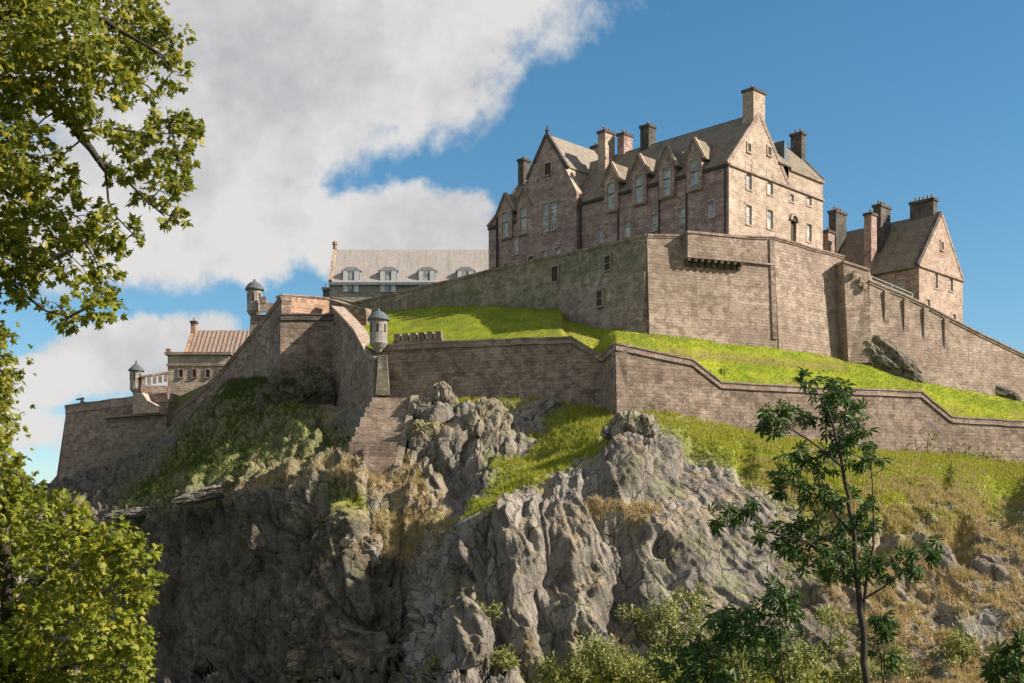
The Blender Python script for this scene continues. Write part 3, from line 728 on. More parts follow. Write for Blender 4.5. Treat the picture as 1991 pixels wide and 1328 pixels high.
# ------------------------------------------------------------------ castle mound behind the walls
mfront = [(-260,300,1080),(60,290,1060),(142,286,1000),(152,250.5,802),(325,240,775),(430,236,726),(490,228,656),(548,217,590),(640,252,590),(690,243,594),(745,237.6,582),(950,217,532),(1092,206,500),(1258,188.5,465),(1505,195.5,468),(1640,204,506),(1690,203,550),(1790,206,596),(1880,209.5,645),(1991,213.5,700),(2300,226,840)]
ma = np.array(mfront, float); mp = np.linspace(-260, 2300, 260)
mY0 = np.interp(mp, ma[:, 0], ma[:, 1]) + 1.0; mZ0 = (HZ - np.interp(mp, ma[:, 0], ma[:, 2])) / F * (mY0 - 1)
rowsY = np.array([0, 0.02, 0.3, 0.7, 1.0, 1.3, 1.6]); pos2 = []
for i in range(len(mp)):
    y0, z0 = mY0[i], mZ0[i]; colm = [(XP(mp[i], y0), y0, z0 - 30), (XP(mp[i], y0), y0, z0 - 0.5)]
    for fr_ in (0.1, 0.35, 0.7, 1.0):
        y = y0 + (285 - y0) * fr_; colm.append((XP(mp[i], y0) * (1 + 0.1 * fr_), y, z0 - 0.5))
    colm += [(XP(mp[i], y0) * 1.15, 310, z0 * 0.6), (XP(mp[i], y0) * 1.3, 345, -26), (XP(mp[i], y0) * 1.3, 350, -32)]
    pos2.append(colm)
mound = grid_mesh('castle_mound', np.array(pos2), 'ground')
tag(mound, 'earth platform of the castle behind its walls', 'ground', kind='structure')

# ------------------------------------------------------------------ ground: falls from the photographer into the valley and on to the horizon
gx = np.concatenate([-np.geomspace(8000, 30, 26), np.linspace(-25, 25, 11), np.geomspace(30, 8000, 26)])
gy = np.concatenate([-np.geomspace(8000, 12, 16), np.linspace(-8, 130, 60), np.geomspace(135, 9000, 40)])
GX, GY = np.meshgrid(gx, gy, indexing='ij')
GZ = np.where(GY < 0, -1.7, np.where(GY < 98, -1.7 - 0.27 * np.clip(GY - 1.5, 0, None), -27.7))
GZ = np.maximum(GZ, -27.6) + (fbm(GX * 0.05, GY * 0.05, GX * 0, 3, 4) - 0.5) * np.clip((GY - 3) * 0.05, 0, 1.6)
gr = grid_mesh('ground', np.stack([GX, GY, GZ], -1), 'ground'); tag(gr, 'grassy ground sloping from the viewpoint down into the valley', 'ground', kind='structure')
def ground_z(y): return max(-27.6, -1.7 - 0.27 * max(0, y - 1.5)) if y > 0 else -1.7

# ------------------------------------------------------------------ buildings
U = Vector((-0.709, 0.705, 0)).normalized(); V = Vector((0.705, 0.709, 0)).normalized()
NU = -V                                                        # outward normal of faces running along U (shaded faces)
NV = Vector((V.y, -V.x, 0))                                    # outward normal of faces running along V (sunlit gables)
UP = Vector((0, 0, 1))
def hit(px, O, d):
    """distance along the horizontal line O + d*s where the view column px meets it, and the depth there"""
    r = (px - CX) / F; s = (r * O.y - O.x) / (d.x - r * d.y); return s, O.y + d.y * s
def facade(mb, O, d, n, s0, s1, z0, z1, holes, depth=0.4):
    S = sorted({s0, s1, *[h[0] for h in holes], *[h[1] for h in holes]}); Zs = sorted({z0, z1, *[h[2] for h in holes], *[h[3] for h in holes]})
    S = [q for q in S if s0 <= q <= s1]; Zs = [q for q in Zs if z0 <= q <= z1]
    o = Vector((O.x, O.y, 0)); q_ = lambda s, z, e=0.0: o + d * s + UP * z - n * e
    for a, b in zip(S[:-1], S[1:]):
        for c_, e in zip(Zs[:-1], Zs[1:]):
            sm, zm = (a + b) / 2, (c_ + e) / 2
            if any(h[0] < sm < h[1] and h[2] < zm < h[3] for h in holes): continue
            mb.face([q_(a, c_), q_(b, c_), q_(b, e), q_(a, e)])
    for h in holes:
        a, b, c_, e = h
        for p1, p2 in (((a, c_), (b, c_)), ((b, c_), (b, e)), ((b, e), (a, e)), ((a, e), (a, c_))):
            mb.face([q_(*p1), q_(*p2), q_(*p2, depth), q_(*p1, depth)])
def window(root, O, d, n, h, depth=0.3, frame='white_paint', pane='glass', cols=2, rows=4, surround='pale_stone', proud=0.06):
    a, b, c_, e = h; o = Vector((O.x, O.y, 0)) - n * depth; bw = 0.11
    m = MB()
    def bar(s0, s1, z0, z1): m.box(o + d * s0 + UP * z0, d * (s1 - s0), n * 0.08, UP * (z1 - z0))
    bar(a, b, c_, c_ + bw); bar(a, b, e - bw, e); bar(a, a + bw, c_ + bw, e - bw); bar(b - bw, b, c_ + bw, e - bw)
    for i in range(1, rows):
        z = c_ + (e - c_) * i / rows; th = 0.09 if i == rows // 2 else 0.05; bar(a + bw, b - bw, z - th / 2, z + th / 2)
    w = m.build('window', frame, root)
    m = MB(); m.box(o + d * a + UP * c_ - n * 0.06, d * (b - a), n * 0.08, UP * (e - c_)); m.build('pane', pane, w)
    if surround:
        m = MB(); s_ = 0.22; o2 = Vector((O.x, O.y, 0))
        for s0, s1, z0, z1, pr in ((a - s_, b + s_, c_ - 0.22, c_, proud + 0.09), (a - s_, b + s_, e, e + 0.3, proud), (a - s_, a, c_, e, proud), (b, b + s_, c_, e, proud)):
            m.box(o2 + d * s0 + UP * z0 - n * 0.05, d * (s1 - s0), n * (0.05 + pr), UP * (z1 - z0))
        m.build('surround', surround, w)
    return w
def slab(mb, a, b, c_, d_, th=0.25):
    """roof slab from four corners"""
    a, b, c_, d_ = map(Vector, (a, b, c_, d_)); n = (b - a).cross(d_ - a).normalized()
    if n.z < 0: n = -n
    mb.prism([a, b, c_, d_], n * th)
def skew(root, a, b, n, w=0.45, h=0.45, mat='coping_stone', name='skew'):
    """raised coping along a gable edge a-b, thickness along n (into the building is -n)"""
    a, b = Vector(a), Vector(b); d = (b - a).normalized(); up = n.cross(d).normalized()
    if up.z < 0: up = -up
    m = MB(); m.box(a - up * 0.25 + n * 0.08, b - a, -n * (w + 0.08), up * (h + 0.25)); return m.build(name, mat, root)
def chimney(root, c, ax, ay, wx, wy, z0, z1, mat='hospital_stone', pots=2, cap='coping_stone'):
    c = Vector((c.x, c.y, 0)); m = MB()
    m.box(c - ax * wx / 2 - ay * wy / 2 + UP * z0, ax * wx, ay * wy, UP * (z1 - z0 - 0.45))
    ch = m.build('chimney', mat, root)
    m = MB(); e = 0.18; m.box(c - ax * (wx / 2 + e) - ay * (wy / 2 + e) + UP * (z1 - 0.45), ax * (wx + 2 * e), ay * (wy + 2 * e), UP * 0.45); m.build('cap', cap, ch)
    L = max(wx, wy); d = ax if wx >= wy else ay
    for i in range(pots):
        p = c + d * ((i + 0.5) / pots - 0.5) * L * 0.85 + UP * z1; m = MB()
        m.lathe(p, [(0.2, 0), (0.17, 0.55), (0.22, 0.6), (0.22, 0.72)], 8); m.build('chimney_pot', 'pot_clay', ch)
    return ch

# --- the big gabled range
A0 = Vector((34.0, 200.0, 0)); ZB = 44.0; ZE = 63.1; ZR = 72.9; LEN = 54.1; GW = 17.0; TW = 27.7
hosp = thing('gabled_barracks', (A0.x, A0.y, ZB), 'large pinkish stone barracks with tall gable, dormers and chimneys above the bastion', 'building')
def wn(px, w, zc, h, O=A0, d=U):
    s, _ = hit(px, O, d); return (s - w / 2, s + w / 2, zc - h / 2, zc + h / 2)
low = [wn(px, 1.4, 56.6, 2.6) for px in (1382, 1325, 1272, 1219, 1168)]
base_w = [wn(px, 1.3, 54.3, 2.6) for px in (985, 962)] + [wn(px, 1.3, 58.6, 3.4) for px in (1003,)]
WS0, WS1 = 31.6, 43.2                                          # cross wing
m = MB(); facade(m, A0, U, NU, 0, WS0, ZB, ZE, low); facade(m, A0, U, NU, WS1, LEN, ZB, ZE, base_w)
# west end and back
B0 = A0 + U * LEN
m.face([B0 + UP * ZB, B0 + V * GW + UP * ZB, B0 + V * GW + UP * ZE, B0 + V * GW / 2 + UP * ZR, B0 + UP * ZE])
m.face([A0 + V * GW + UP * ZB, B0 + V * GW + UP * ZB, B0 + V * GW + UP * ZE, A0 + V * GW + UP * ZE])
m.build('wall', 'hospital_stone', hosp, recalc=False)
for h in low: window(hosp, A0, U, NU, h)
for h in base_w: window(hosp, A0, U, NU, h)
# sunlit gable end
gwin = [wn(1456, 1.5, ZP(340, 202.7), 4.0, A0, V), wn(1497, 1.6, ZP(357, 208.8), 4.0, A0, V), wn(1456, 1.5, ZP(414, 202.7), 3.1, A0, V), wn(1497, 1.6, ZP(429, 208.8), 3.1, A0, V),
        wn(1539, 1.3, ZP(384, 212.4), 1.2, A0, V), wn(1573, 1.5, ZP(388, 216.6), 2.1, A0, V), wn(1573, 1.5, ZP(453, 216.6), 3.0, A0, V)]
door = wn(1543, 1.7, ZP(457, 212.8), 5.2, A0, V)
m = MB(); facade(m, A0, V, NV, 0, GW, ZB, ZE, [h for h in gwin if h[1] < GW]); 
facade(m, A0, V, NV, GW, TW, ZB, 66.2, [h for h in gwin if h[0] > GW] + [door])
m.face([A0 + UP * ZE, A0 + V * GW + UP * ZE, A0 + V * GW / 2 + UP * ZR])
E0 = A0 + V * TW
m.face([E0 + UP * ZB, E0 + U * 12 + UP * ZB, E0 + U * 12 + UP * 66.2, E0 + U * 6 + UP * 72.8, E0 + UP * 66.2])
m.face([E0 + U * 12 + UP * ZB, A0 + V * GW + U * 12 + UP * ZB, A0 + V * GW + U * 12 + UP * 66.2, E0 + U * 12 + UP * 66.2])
m.build('gable_wall', 'pale_stone', hosp, recalc=False)
for h in gwin: window(hosp, A0, V, NV, h, pane='glass')
for px, py, Yq in ((1456, 283, 202.7), (1495, 297, 208.6)):
    h = wn(px, 0.9, ZP(py, Yq), 1.3, A0, V); h2 = h
    window(hosp, A0 + NV * 0.1, V, NV, h, depth=0.08, cols=1, rows=1, frame='dark_door', pane='dark_door')
# arched door
dr = MB(); dr.box(A0 + V * door[0] + UP * door[2] - NV * 0.5, V * (door[1] - door[0]), NV * 0.12, UP * (door[3] - door[2])); do = dr.build('door', 'dark_door', hosp)
m = MB(); cs = (door[0] + door[1]) / 2; zc = door[3] - 0.2; arc = []
for i in range(9):
    an = math.pi * i / 8; arc.append(A0 + V * (cs + 1.35 * math.cos(an)) + UP * (zc + 1.35 * math.sin(an)))
inn = [A0 + V * (cs + 0.85 * math.cos(math.pi * i / 8)) + UP * (zc + 0.85 * math.sin(math.pi * i / 8)) for i in range(9)]
for i in range(8): m.prism([arc[i], arc[i + 1], inn[i + 1], inn[i]], NV * 0.35)
m.build('door_arch', 'coping_stone', do)
m = MB(); m.prism(inn, NV * 0.12); m.build('tympanum', 'dark_door', do)
# string courses
m = MB(); m.box(A0 + UP * (ZE - 0.35) - V * 0.12, V * (TW + 0.24), NV * 0.32, UP * 0.35); m.build('string_course', 'coping_stone', hosp)
m = MB(); m.box(A0 + V * (GW + 0.3) + UP * 65.75, V * (TW - GW - 0.2), NV * 0.35, UP * 0.5); m.build('cornice', 'coping_stone', hosp)
# roofs
m = MB()
eo = 0.08; slope = (ZR - ZE) / (GW / 2)
slab(m, A0 + U * 0.5 - V * eo + UP * (ZE - eo * slope), A0 + U * (LEN - 0.5) - V * eo + UP * (ZE - eo * slope), A0 + U * (LEN - 0.5) + V * GW / 2 + UP * ZR, A0 + U * 0.5 + V * GW / 2 + UP * ZR)
slab(m, A0 + U * 0.5 + V * (GW + eo) + UP * (ZE - eo * slope), A0 + U * (LEN - 0.5) + V * (GW + eo) + UP * (ZE - eo * slope), A0 + U * (LEN - 0.5) + V * GW / 2 + UP * ZR, A0 + U * 0.5 + V * GW / 2 + UP * ZR)
roof = m.build('roof', 'slate', hosp)
m = MB(); m.tube([A0 + U * 0.6 + V * GW / 2 + UP * (ZR + 0.2), A0 + U * (LEN - 0.6) + V * GW / 2 + UP * (ZR + 0.2)], 0.2, 6); m.build('ridge', 'lead', roof)
cuts = sorted(hit(px, A0, U)[0] for px in (1352, 1299, 1245, 1191, 1021, 985))
for ga, gb_ in zip([0.2] + [c + 1.7 for c in cuts[:4]] + [WS1] + [c + 1.9 for c in cuts[4:]], [c - 1.7 for c in cuts[:4]] + [WS0] + [c - 1.9 for c in cuts[4:]] + [LEN]):
    if gb_ - ga > 0.3:
        m = MB(); m.box(A0 + U * ga - V * 0.36 + UP * (ZE - 0.5), U * (gb_ - ga), V * 0.34, UP * 0.26); m.build('gutter', 'pipe_iron', roof)
m = MB()
slab(m, A0 + V * (GW - 3.0) - U * 0.2 + UP * 66.1, A0 + V * (TW - 0.35) - U * 0.2 + UP * 66.1, A0 + V * (TW - 0.35) + U * 6 + UP * 72.8, A0 + V * (GW - 3.0) + U * 6 + UP * 72.8)
slab(m, A0 + V * (GW - 3.0) + U * 12.2 + UP * 66.1, A0 + V * (TW - 0.35) + U * 12.2 + UP * 66.1, A0 + V * (TW - 0.35) + U * 6 + UP * 72.8, A0 + V * (GW - 3.0) + U * 6 + UP * 72.8)
m.build('east_roof', 'slate', hosp)
gap = A0 + V * GW / 2 + UP * ZR
skew(hosp, A0 + UP * ZE - V * 0.2, gap, NV); skew(hosp, A0 + V * (GW + 0.2) + UP * ZE, gap, NV)
skew(hosp, B0 + UP * ZE - V * 0.2, B0 + V * GW / 2 + UP * ZR, U); skew(hosp, B0 + V * (GW + .2) + UP * ZE, B0 + V * GW / 2 + UP * ZR, U)
skew(hosp, E0 + UP * 66.2, E0 + U * 6 + UP * 72.8, V, mat='sooty_stone'); skew(hosp, E0 + U * 12 + UP * 66.2, E0 + U * 6 + UP * 72.8, V, mat='sooty_stone')
# dark slated half-dormer filling the valley beside the gable
q0 = A0 + V * (GW + 0.6); m = MB()
m.prism([q0 + U * 1.2 + UP * 66.5, q0 + U * 1.2 + V * 2.6 + UP * 66.5, q0 + U * 1.2 + UP * 71.2], U * 5); m.build('valley_dormer', 'lead', hosp)
# dormers breaking the eaves
def dormer(px, zc=62.9, h=5.0, w=1.55, zap=68.4, half=2.0):
    s, _ = hit(px, A0, U); O = A0 + NU * 0.42 + U * s
    m = MB(); hl = (-w / 2, w / 2, zc - h / 2, zc + h / 2); zs = ZE + 1.9
    facade(m, O, U, NU, -half + 0.45, half - 0.45, zc - h / 2 - 0.4, zs, [(hl[0], hl[1], hl[2], min(hl[3], zs - 0.01))])
    hw = half - 0.45; f0 = O - U * hw + UP * zs; f1 = O + U * hw + UP * zs; ap = O + UP * (zap - 0.4)
    zt_ = hl[3]
    m.face([f0, f1, ap])
    dp = V * 6.0
    m.face([f0 - UP * (zs - zc + h / 2), f0, f0 + dp, f0 + dp - UP * (zs - zc + h / 2)]); m.face([f1, f1 - UP * (zs - zc + h / 2), f1 + dp - UP * (zs - zc + h / 2), f1 + dp])
    dm = m.build('dormer', 'hospital_stone', hosp, recalc=False)
    w_ = window(dm, O, U, NU, (hl[0], hl[1], hl[2], zs - 0.02), rows=6)
    r = MB(); e = U * (half + 0.05) ; fr_ = NU * 0.3
    zl = zs - 0.25
    slab(r, O - e + fr_ + UP * zl, O + fr_ + UP * zap, O + dp + UP * zap, O - e + dp + UP * zl, 0.16)
    slab(r, O + e + fr_ + UP * zl, O + fr_ + UP * zap, O + dp + UP * zap, O + e + dp + UP * zl, 0.16)
    r.build('dormer_roof', 'slate', dm)
    for sg in (-1, 1): skew(dm, O + U * sg * (half + 0.05) + UP * (zl + 0.1), O + UP * (zap + 0.1), NU, 0.35, 0.3, 'pale_stone')
for px in (1352, 1299, 1245, 1191): dormer(px)
dormer(1021, half=2.2); dormer(985, half=2.2)
# cross wing
CW = A0 + NU * 0.5; zwe, zwp = 70.0, 76.6; sp = (34.4 + WS1) / 2
wwin = [wn(1059, 1.5, 62.0, 5.0, CW, U), wn(1076, 1.5, 62.0, 5.0, CW, U), wn(1058, 1.3, 54.8, 2.6, CW, U), wn(1032, 1.3, 54.4, 2.6, CW, U), wn(1084, 1.3, 54.8, 2.6, CW, U)]
m = MB(); facade(m, CW, U, NU, WS0, WS1, ZB, 65.2, wwin)
s1_ = 34.4
m.face([CW + U * WS0 + UP * 65.2, CW + U * WS1 + UP * 65.2, CW + U * WS1 + UP * zwe, CW + U * s1_ + UP * zwe])
m.face([CW + U * s1_ + UP * zwe, CW + U * WS1 + UP * zwe, CW + U * sp + UP * zwp])
dp = V * 17.0
m.face([CW + U * WS1 + UP * ZB, CW + U * WS1 + UP * zwe, CW + U * WS1 + UP * zwe + dp, CW + U * WS1 + UP * ZB + dp])
m.face([CW + U * WS0 + UP * ZB, CW + U * WS0 + UP * 65.2, CW + U * WS0 + UP * 65.2 + V * 4, CW + U * WS0 + UP * ZB + V * 4])
wing = m.build('cross_wing', 'hospital_stone', hosp, recalc=False)
m = MB(); m.face([CW + U * s1_ + UP * 60, CW + U * s1_ + UP * zwe, CW + U * s1_ + V * 17 + UP * zwe, CW + U * s1_ + V * 17 + UP * 60])
m.face([CW + U * WS0 + UP * 65.2, CW + U * s1_ + UP * zwe, CW + U * s1_ + V * 1.6 + UP * zwe, CW + U * WS0 + V * 1.6 + UP * 65.2]); m.build('wing_side_wall', 'pale_stone', wing, recalc=False)
for h in wwin: window(wing, CW, U, NU, h)
h = wn(1066, 1.5, ZP(331, 227.4), 2.1, CW, U); window(wing, CW + NU * 0.1, U, NU, h, depth=0.07, cols=1, rows=2, pane='dark_door', frame='dark_door')
m = MB(); eo = 0.3; sl_ = (zwp - zwe) / (sp - s1_)
eo = 0.05
slab(m, CW + U * (s1_ - eo) + UP * (zwe - eo * sl_) + V * 0.45, CW + U * sp + UP * zwp + V * 0.45, CW + U * sp + UP * zwp + V * 17, CW + U * (s1_ - eo) + UP * (zwe - eo * sl_) + V * 17)
slab(m, CW + U * (WS1 + eo) + UP * (zwe - eo * sl_) + V * 0.45, CW + U * sp + UP * zwp + V * 0.45, CW + U * sp + UP * zwp + V * 17, CW + U * (WS1 + eo) + UP * (zwe - eo * sl_) + V * 17)
m.build('wing_roof', 'mid_slate', wing)
skew(wing, CW + U * (s1_ - .4) + UP * (zwe - .3), CW + U * sp + UP * zwp, NU, 0.5, 0.5, 'sooty_stone'); skew(wing, CW + U * (WS1 + .4) + UP * (zwe - .3), CW + U * sp + UP * zwp, NU, 0.5, 0.5, 'sooty_stone')
m = MB(); m.lathe(CW + U * sp + V * 0.2 + UP * (zwp + 0.3), [(0.35, 0), (0.3, 0.4), (0.42, 0.5), (0.18, 0.9), (0.05, 1.6)], 8); m.build('finial', 'sooty_stone', wing)
# chimneys
chimney(hosp, A0 + V * GW / 2 + U * 1.1, V, U, 3.3, 2.1, 69.5, 76.9, 'pale_stone', 2, 'sooty_stone')
chimney(hosp, A0 + V * GW / 2 + U * 23, V, U, 1.9, 1.9, 71, 76.6, 'sooty_stone', 1, 'sooty_stone')
chimney(hosp, A0 + V * 6.6 + U * 30.9, V, U, 2.6, 1.7, 69.5, 77.0, 'pale_stone', 3, 'sooty_stone')
chimney(hosp, A0 + V * 9.0 + U * 28.6, V, U, 2.4, 1.5, 70, 76.6, 'hospital_stone', 2, 'sooty_stone')
chimney(hosp, B0 + V * GW / 2 - U * 1.0, V, U, 1.9, 1.5, 70, 77.5, 'sooty_stone', 1, 'sooty_stone')
chimney(hosp, E0 + U * 4.6 - V * 0.5, V, U, 1.3, 2.2, 69.5, 75.4, 'sooty_stone', 2, 'sooty_stone')
chimney(hosp, CW + U * (sp) + V * 14, U, V, 2.4, 1.4, 74, 78.0, 'hospital_stone', 2, 'sooty_stone')
for px in (1203, 1283, 1336, 1411):
    s, _ = hit(px, A0, U); m = MB(); m.tube([A0 + U * s + NU * 0.22 + UP * ZB, A0 + U * s + NU * 0.22 + UP * (ZE - 0.5)], 0.13, 6); m.build('downpipe', 'pipe_iron', hosp)
for px, q in ((1130, 0), (1036, 1), (968, 1)):
    s, _ = hit(px, A0, U); m = MB(); m.tube([A0 + U * s + NU * 0.25 + UP * ZB, A0 + U * s + NU * 0.25 + UP * 64.5], 0.2, 6); m.build('downpipe', 'pipe_iron', hosp)

# --- the gabled house at the right
H0 = Vector((XP(1787, 215), 215, 0)); HZB, HZE, HZR = 38.0, 50.7, 61.0; HW, HL = 16.2, 19.0
hs = thing('gabled_house', (H0.x, H0.y, HZB), 'stone house with sunlit gable, dark slate roof and wide chimney stacks at right', 'building')
hw = [wn(1820, 1.2, ZP(545, 219), 2.6, H0, V), wn(1849, 1.3, ZP(552, 224), 2.9, H0, V), wn(1805, 1.1, ZP(592, 217.5), 1.6, H0, V), wn(1855, 1.2, ZP(622, 225), 1.6, H0, V)]
lw = [wn(1752, 1.3, 47.4, 2.6, H0, U), wn(1712, 1.3, 47.4, 2.6, H0, U)]
m = MB(); facade(m, H0, V, NV, 0, HW, HZB, HZE, hw); m.face([H0 + UP * HZE, H0 + V * HW + UP * HZE, H0 + V * HW / 2 + UP * HZR])
m.build('gable_wall', 'house_stone', hs, recalc=False)
m = MB(); facade(m, H0, U, NU, 0, HL, HZB, HZE, lw)
K0 = H0 + U * HL
m.face([K0 + UP * HZB, K0 + V * HW + UP * HZB, K0 + V * HW + UP * HZE, K0 + V * HW / 2 + UP * HZR, K0 + UP * HZE])
m.face([H0 + V * HW + UP * HZB, K0 + V * HW + UP * HZB, K0 + V * HW + UP * HZE, H0 + V * HW + UP * HZE])
m.build('wall', 'hospital_stone', hs, recalc=False)
for h in hw: window(hs, H0, V, NV, h)
for h in lw: window(hs, H0, U, NU, h)
h = wn(1831, 0.9, ZP(479, 221), 1.4, H0, V); window(hs, H0 + NV * .1, V, NV, h, depth=0.08, rows=1, frame='dark_door', pane='dark_door')
m = MB(); m.box(H0 + UP * (HZE - 0.3) - V * .1, V * (HW + .2), NV * 0.28, UP * 0.3); m.build('string_course', 'coping_stone', hs)
m = MB(); sl_ = (HZR - HZE) / (HW / 2); eo = 0.4
slab(m, H0 + U * 0.5 - V * eo + UP * (HZE - eo * sl_), H0 + U * (HL - .5) - V * eo + UP * (HZE - eo * sl_), H0 + U * (HL - .5) + V * HW / 2 + UP * HZR, H0 + U * .5 + V * HW / 2 + UP * HZR)
slab(m, H0 + U * 0.5 + V * (HW + eo) + UP * (HZE - eo * sl_), H0 + U * (HL - .5) + V * (HW + eo) + UP * (HZE - eo * sl_), H0 + U * (HL - .5) + V * HW / 2 + UP * HZR, H0 + U * .5 + V * HW / 2 + UP * HZR)
m.build('roof', 'slate', hs)
gp = H0 + V * HW / 2 + UP * HZR
skew(hs, H0 + UP * HZE - V * .3, gp, NV, 0.6, 0.45, 'sooty_stone'); skew(hs, H0 + V * (HW + .3) + UP * HZE, gp, NV, 0.6, 0.3)
for i in range(5):                                              # crow steps on the far slope
    q = H0 + U * 2.2 + V * (HW / 2 + 1.2 + i * 1.45) + UP * (HZR - 0.2 - (i + 0.4) * 1.45 * sl_)
    m = MB(); m.box(q, V * 1.35, U * 1.2, UP * 2.4); m.build('crow_step', 'sooty_stone', hs)
chimney(hs, H0 + U * 9.6 + V * 1.0, V, U, 1.9, 1.4, 49, 61.4, 'hospital_stone', 1, 'sooty_stone')
chimney(hs, H0 + U * 9.4 + V * 4.6, V, U, 3.4, 1.5, 53, 63.4, 'sooty_stone', 4, 'sooty_stone')
chimney(hs, K0 + V * 1.4 - U * .8, V, U, 2.2, 1.4, 50, 60.0, 'hospital_stone', 1, 'sooty_stone')
chimney(hs, K0 + V * 5.0 - U * .6, V, U, 3.6, 1.5, 53, 64.2, 'sooty_stone', 4, 'sooty_stone')
chimney(hs, H0 + U * 3.4 + V * (HW / 2 + 0.2), U, V, 4.4, 1.5, 58, 63.9, 'sooty_stone', 5, 'sooty_stone')
# lean-to dormer on the front slope
q = H0 + U * 11.4 + V * 1.6; m = MB(); m.prism([q + UP * 51.5, q + V * 4.2 + UP * 56.8, q + V * 4.2 + UP * 51.5], U * 2.2); m.build('lean_to_dormer', 'lead', hs)

# --- long grey range behind the upper wall
g0 = Vector((XP(640, 260), 260, 0)); gl = XP(960, 260) - g0.x; gd = Vector((1, 0, 0)); gn = Vector((0, -1, 0)); gb = Vector((0, 1, 0))
GE, GR, GB = ZP(548, 260), ZP(487, 266), 46.0
gh = thing('grey_range', (g0.x, g0.y, GB), 'long low grey range with pale slate roof and four dormers behind the upper wall', 'building')
m = MB(); sects = [(683 - 640), (755 - 640), (830 - 640), (905 - 640)]
m.box(g0 + UP * GB, gd * gl, gb * 12, UP * (GE - GB)); m.prism([g0 + UP * GE, g0 + gb * 12 + UP * GE, g0 + gb * 6 + UP * GR], gd * 0.8); m.build('wall', 'grey_stone', gh)
m = MB(); slab(m, g0 + gd * .7 - gb * .4 + UP * (GE - .3), g0 + gd * gl - gb * .4 + UP * (GE - .3), g0 + gd * gl + gb * 6 + UP * GR, g0 + gd * .7 + gb * 6 + UP * GR, .2)
slab(m, g0 + gd * .7 + gb * 12.4 + UP * (GE - .3), g0 + gd * gl + gb * 12.4 + UP * (GE - .3), g0 + gd * gl + gb * 6 + UP * GR, g0 + gd * .7 + gb * 6 + UP * GR, .2); m.build('roof', 'pale_slate', gh)
m = MB(); m.box(g0 - gb * .7 + UP * (GE - .75), gd * gl, gb * .35, UP * .5); m.build('gutter', 'blue_paint', gh)
skew(gh, g0 + UP * GE - gb * .4, g0 + gb * 6 + UP * GR, -gd, .7, .45, 'pale_stone'); skew(gh, g0 + gb * 12.4 + UP * GE, g0 + gb * 6 + UP * GR, -gd, .7, .45, 'pale_stone')
m = MB(); m.lathe(g0 + gd * .4 + gb * 6 + UP * (GR + .2), [(.5, 0), (.45, .9), (.6, 1.0), (.6, 1.5), (.25, 1.8)], 8); m.build('finial', 'coping_stone', gh)
for k in sects:
    c = g0 + gd * (k / F * 260); w2 = 1.75; z0, z1 = GE - 2.2, GE + 2.3
    m = MB(); m.box(c - gd * w2 - gb * .15 + UP * z0, gd * 2 * w2, gb * 4.5, UP * (z1 - z0)); dm = m.build('dormer', 'blue_paint', gh)
    for sx in (-1, 0.15):
        m = MB(); m.box(c + gd * (sx * w2 + (0.12 if sx < 0 else 0.35)) - gb * .28 + UP * (z0 + .1), gd * 0.95, gb * .15, UP * (z1 - z0 - .3)); m.build('shutter', 'white_paint', dm)
    m = MB(); m.box(c - gd * .55 - gb * .22 + UP * (z0 + .1), gd * .75, gb * .1, UP * (z1 - z0 - .3)); m.build('pane', 'glass', dm)
    m = MB(); e = w2 + .3
    m.prism([c - gd * e + UP * z1, c + gd * e + UP * z1, c + gd * e * .45 + UP * (z1 + .75), c - gd * e * .45 + UP * (z1 + .75)], gb * 4.4); o_ = m.build('dormer_roof', 'pale_slate', dm)

# --- round sentry turrets
def turret(px, Y, pyb, pyt, rpx, label, dome=True, body='grey_stone', cap='lead'):
    z0, z1 = ZP(pyb, Y), ZP(pyt, Y); r = rpx / F * Y; c = Vector((XP(px, Y), Y, z0)); H = z1 - z0
    root = thing('sentry_turret', c, label, 'turret', 'sentry turrets on the walls')
    m = MB(); m.lathe(c, [(r * .25, -r * 1.0), (r * .6, -r * .55), (r * .7, -r * .5), (r * 1.05, 0), (r * 1.05, .15), (r, .2), (r, H * .62), (r * 1.05, H * .64)], 18); b = m.build('turret_body', body, root)
    m = MB()
    if dome: prof = [(r * 1.05, H * .64), (r * 1.28, H * .66), (r * 1.28, H * .70), (r * 1.05, H * .78), (r * .85, H * .85), (r * .55, H * .90), (r * .2, H * .93), (r * .12, H)]
    else: prof = [(r * 1.05, H * .60), (r * 1.3, H * .62), (r * 1.25, H * .66), (r * .7, H * .78), (r * .35, H * .85), (r * .14, H * .9), (r * .16, H * .94), (r * .05, H)]
    m.lathe(c, prof, 18); m.build('turret_cap', cap, root)
    for an in (-1.57, -2.5, -0.6):
        d = Vector((math.cos(an), math.sin(an), 0)); sd_ = Vector((-d.y, d.x, 0)); m = MB()
        m.box(c + d * (r * .9) - sd_ * .18 + UP * (H * .3), sd_ * .36, d * (r * .13), UP * (H * .24)); m.build('slit_window', 'dark_door', b)
    return root
turret(736, 191, 668, 600, 17, 'squat domed sentry turret on the corner of the lower wall beside the lawn', True)
turret(495, 231, 606, 543, 14.5, 'tall round sentry turret with flat cap on the climbing rampart', True)
turret(265, 244, 757, 700, 12, 'small sentry turret with pointed cap on the far left rampart', False)

# merlons beside the corner turret
root = thing('battlement', P(812, 668, 190.8), 'short crenellated parapet between the domed turret and the plain coping', 'battlement')
m = MB(); a, d, n = along(LW1, 764); b, _, _ = along(LW1, 860)
m.box(a - n * .9 + UP * .1, Vector((b.x - a.x, b.y - a.y, 0)), n * .9, UP * .35); m.build('parapet', 'coping_stone', root)
for i in range(6):
    q = a + (b - a) * ((i + .1) / 6); m = MB(); m.box(Vector((q.x, q.y, a.z + .45)) - n * .85, d * ((b - a).length / 6 * .72), n * .8, UP * 1.15); m.build('merlon', 'lower_stone', root)

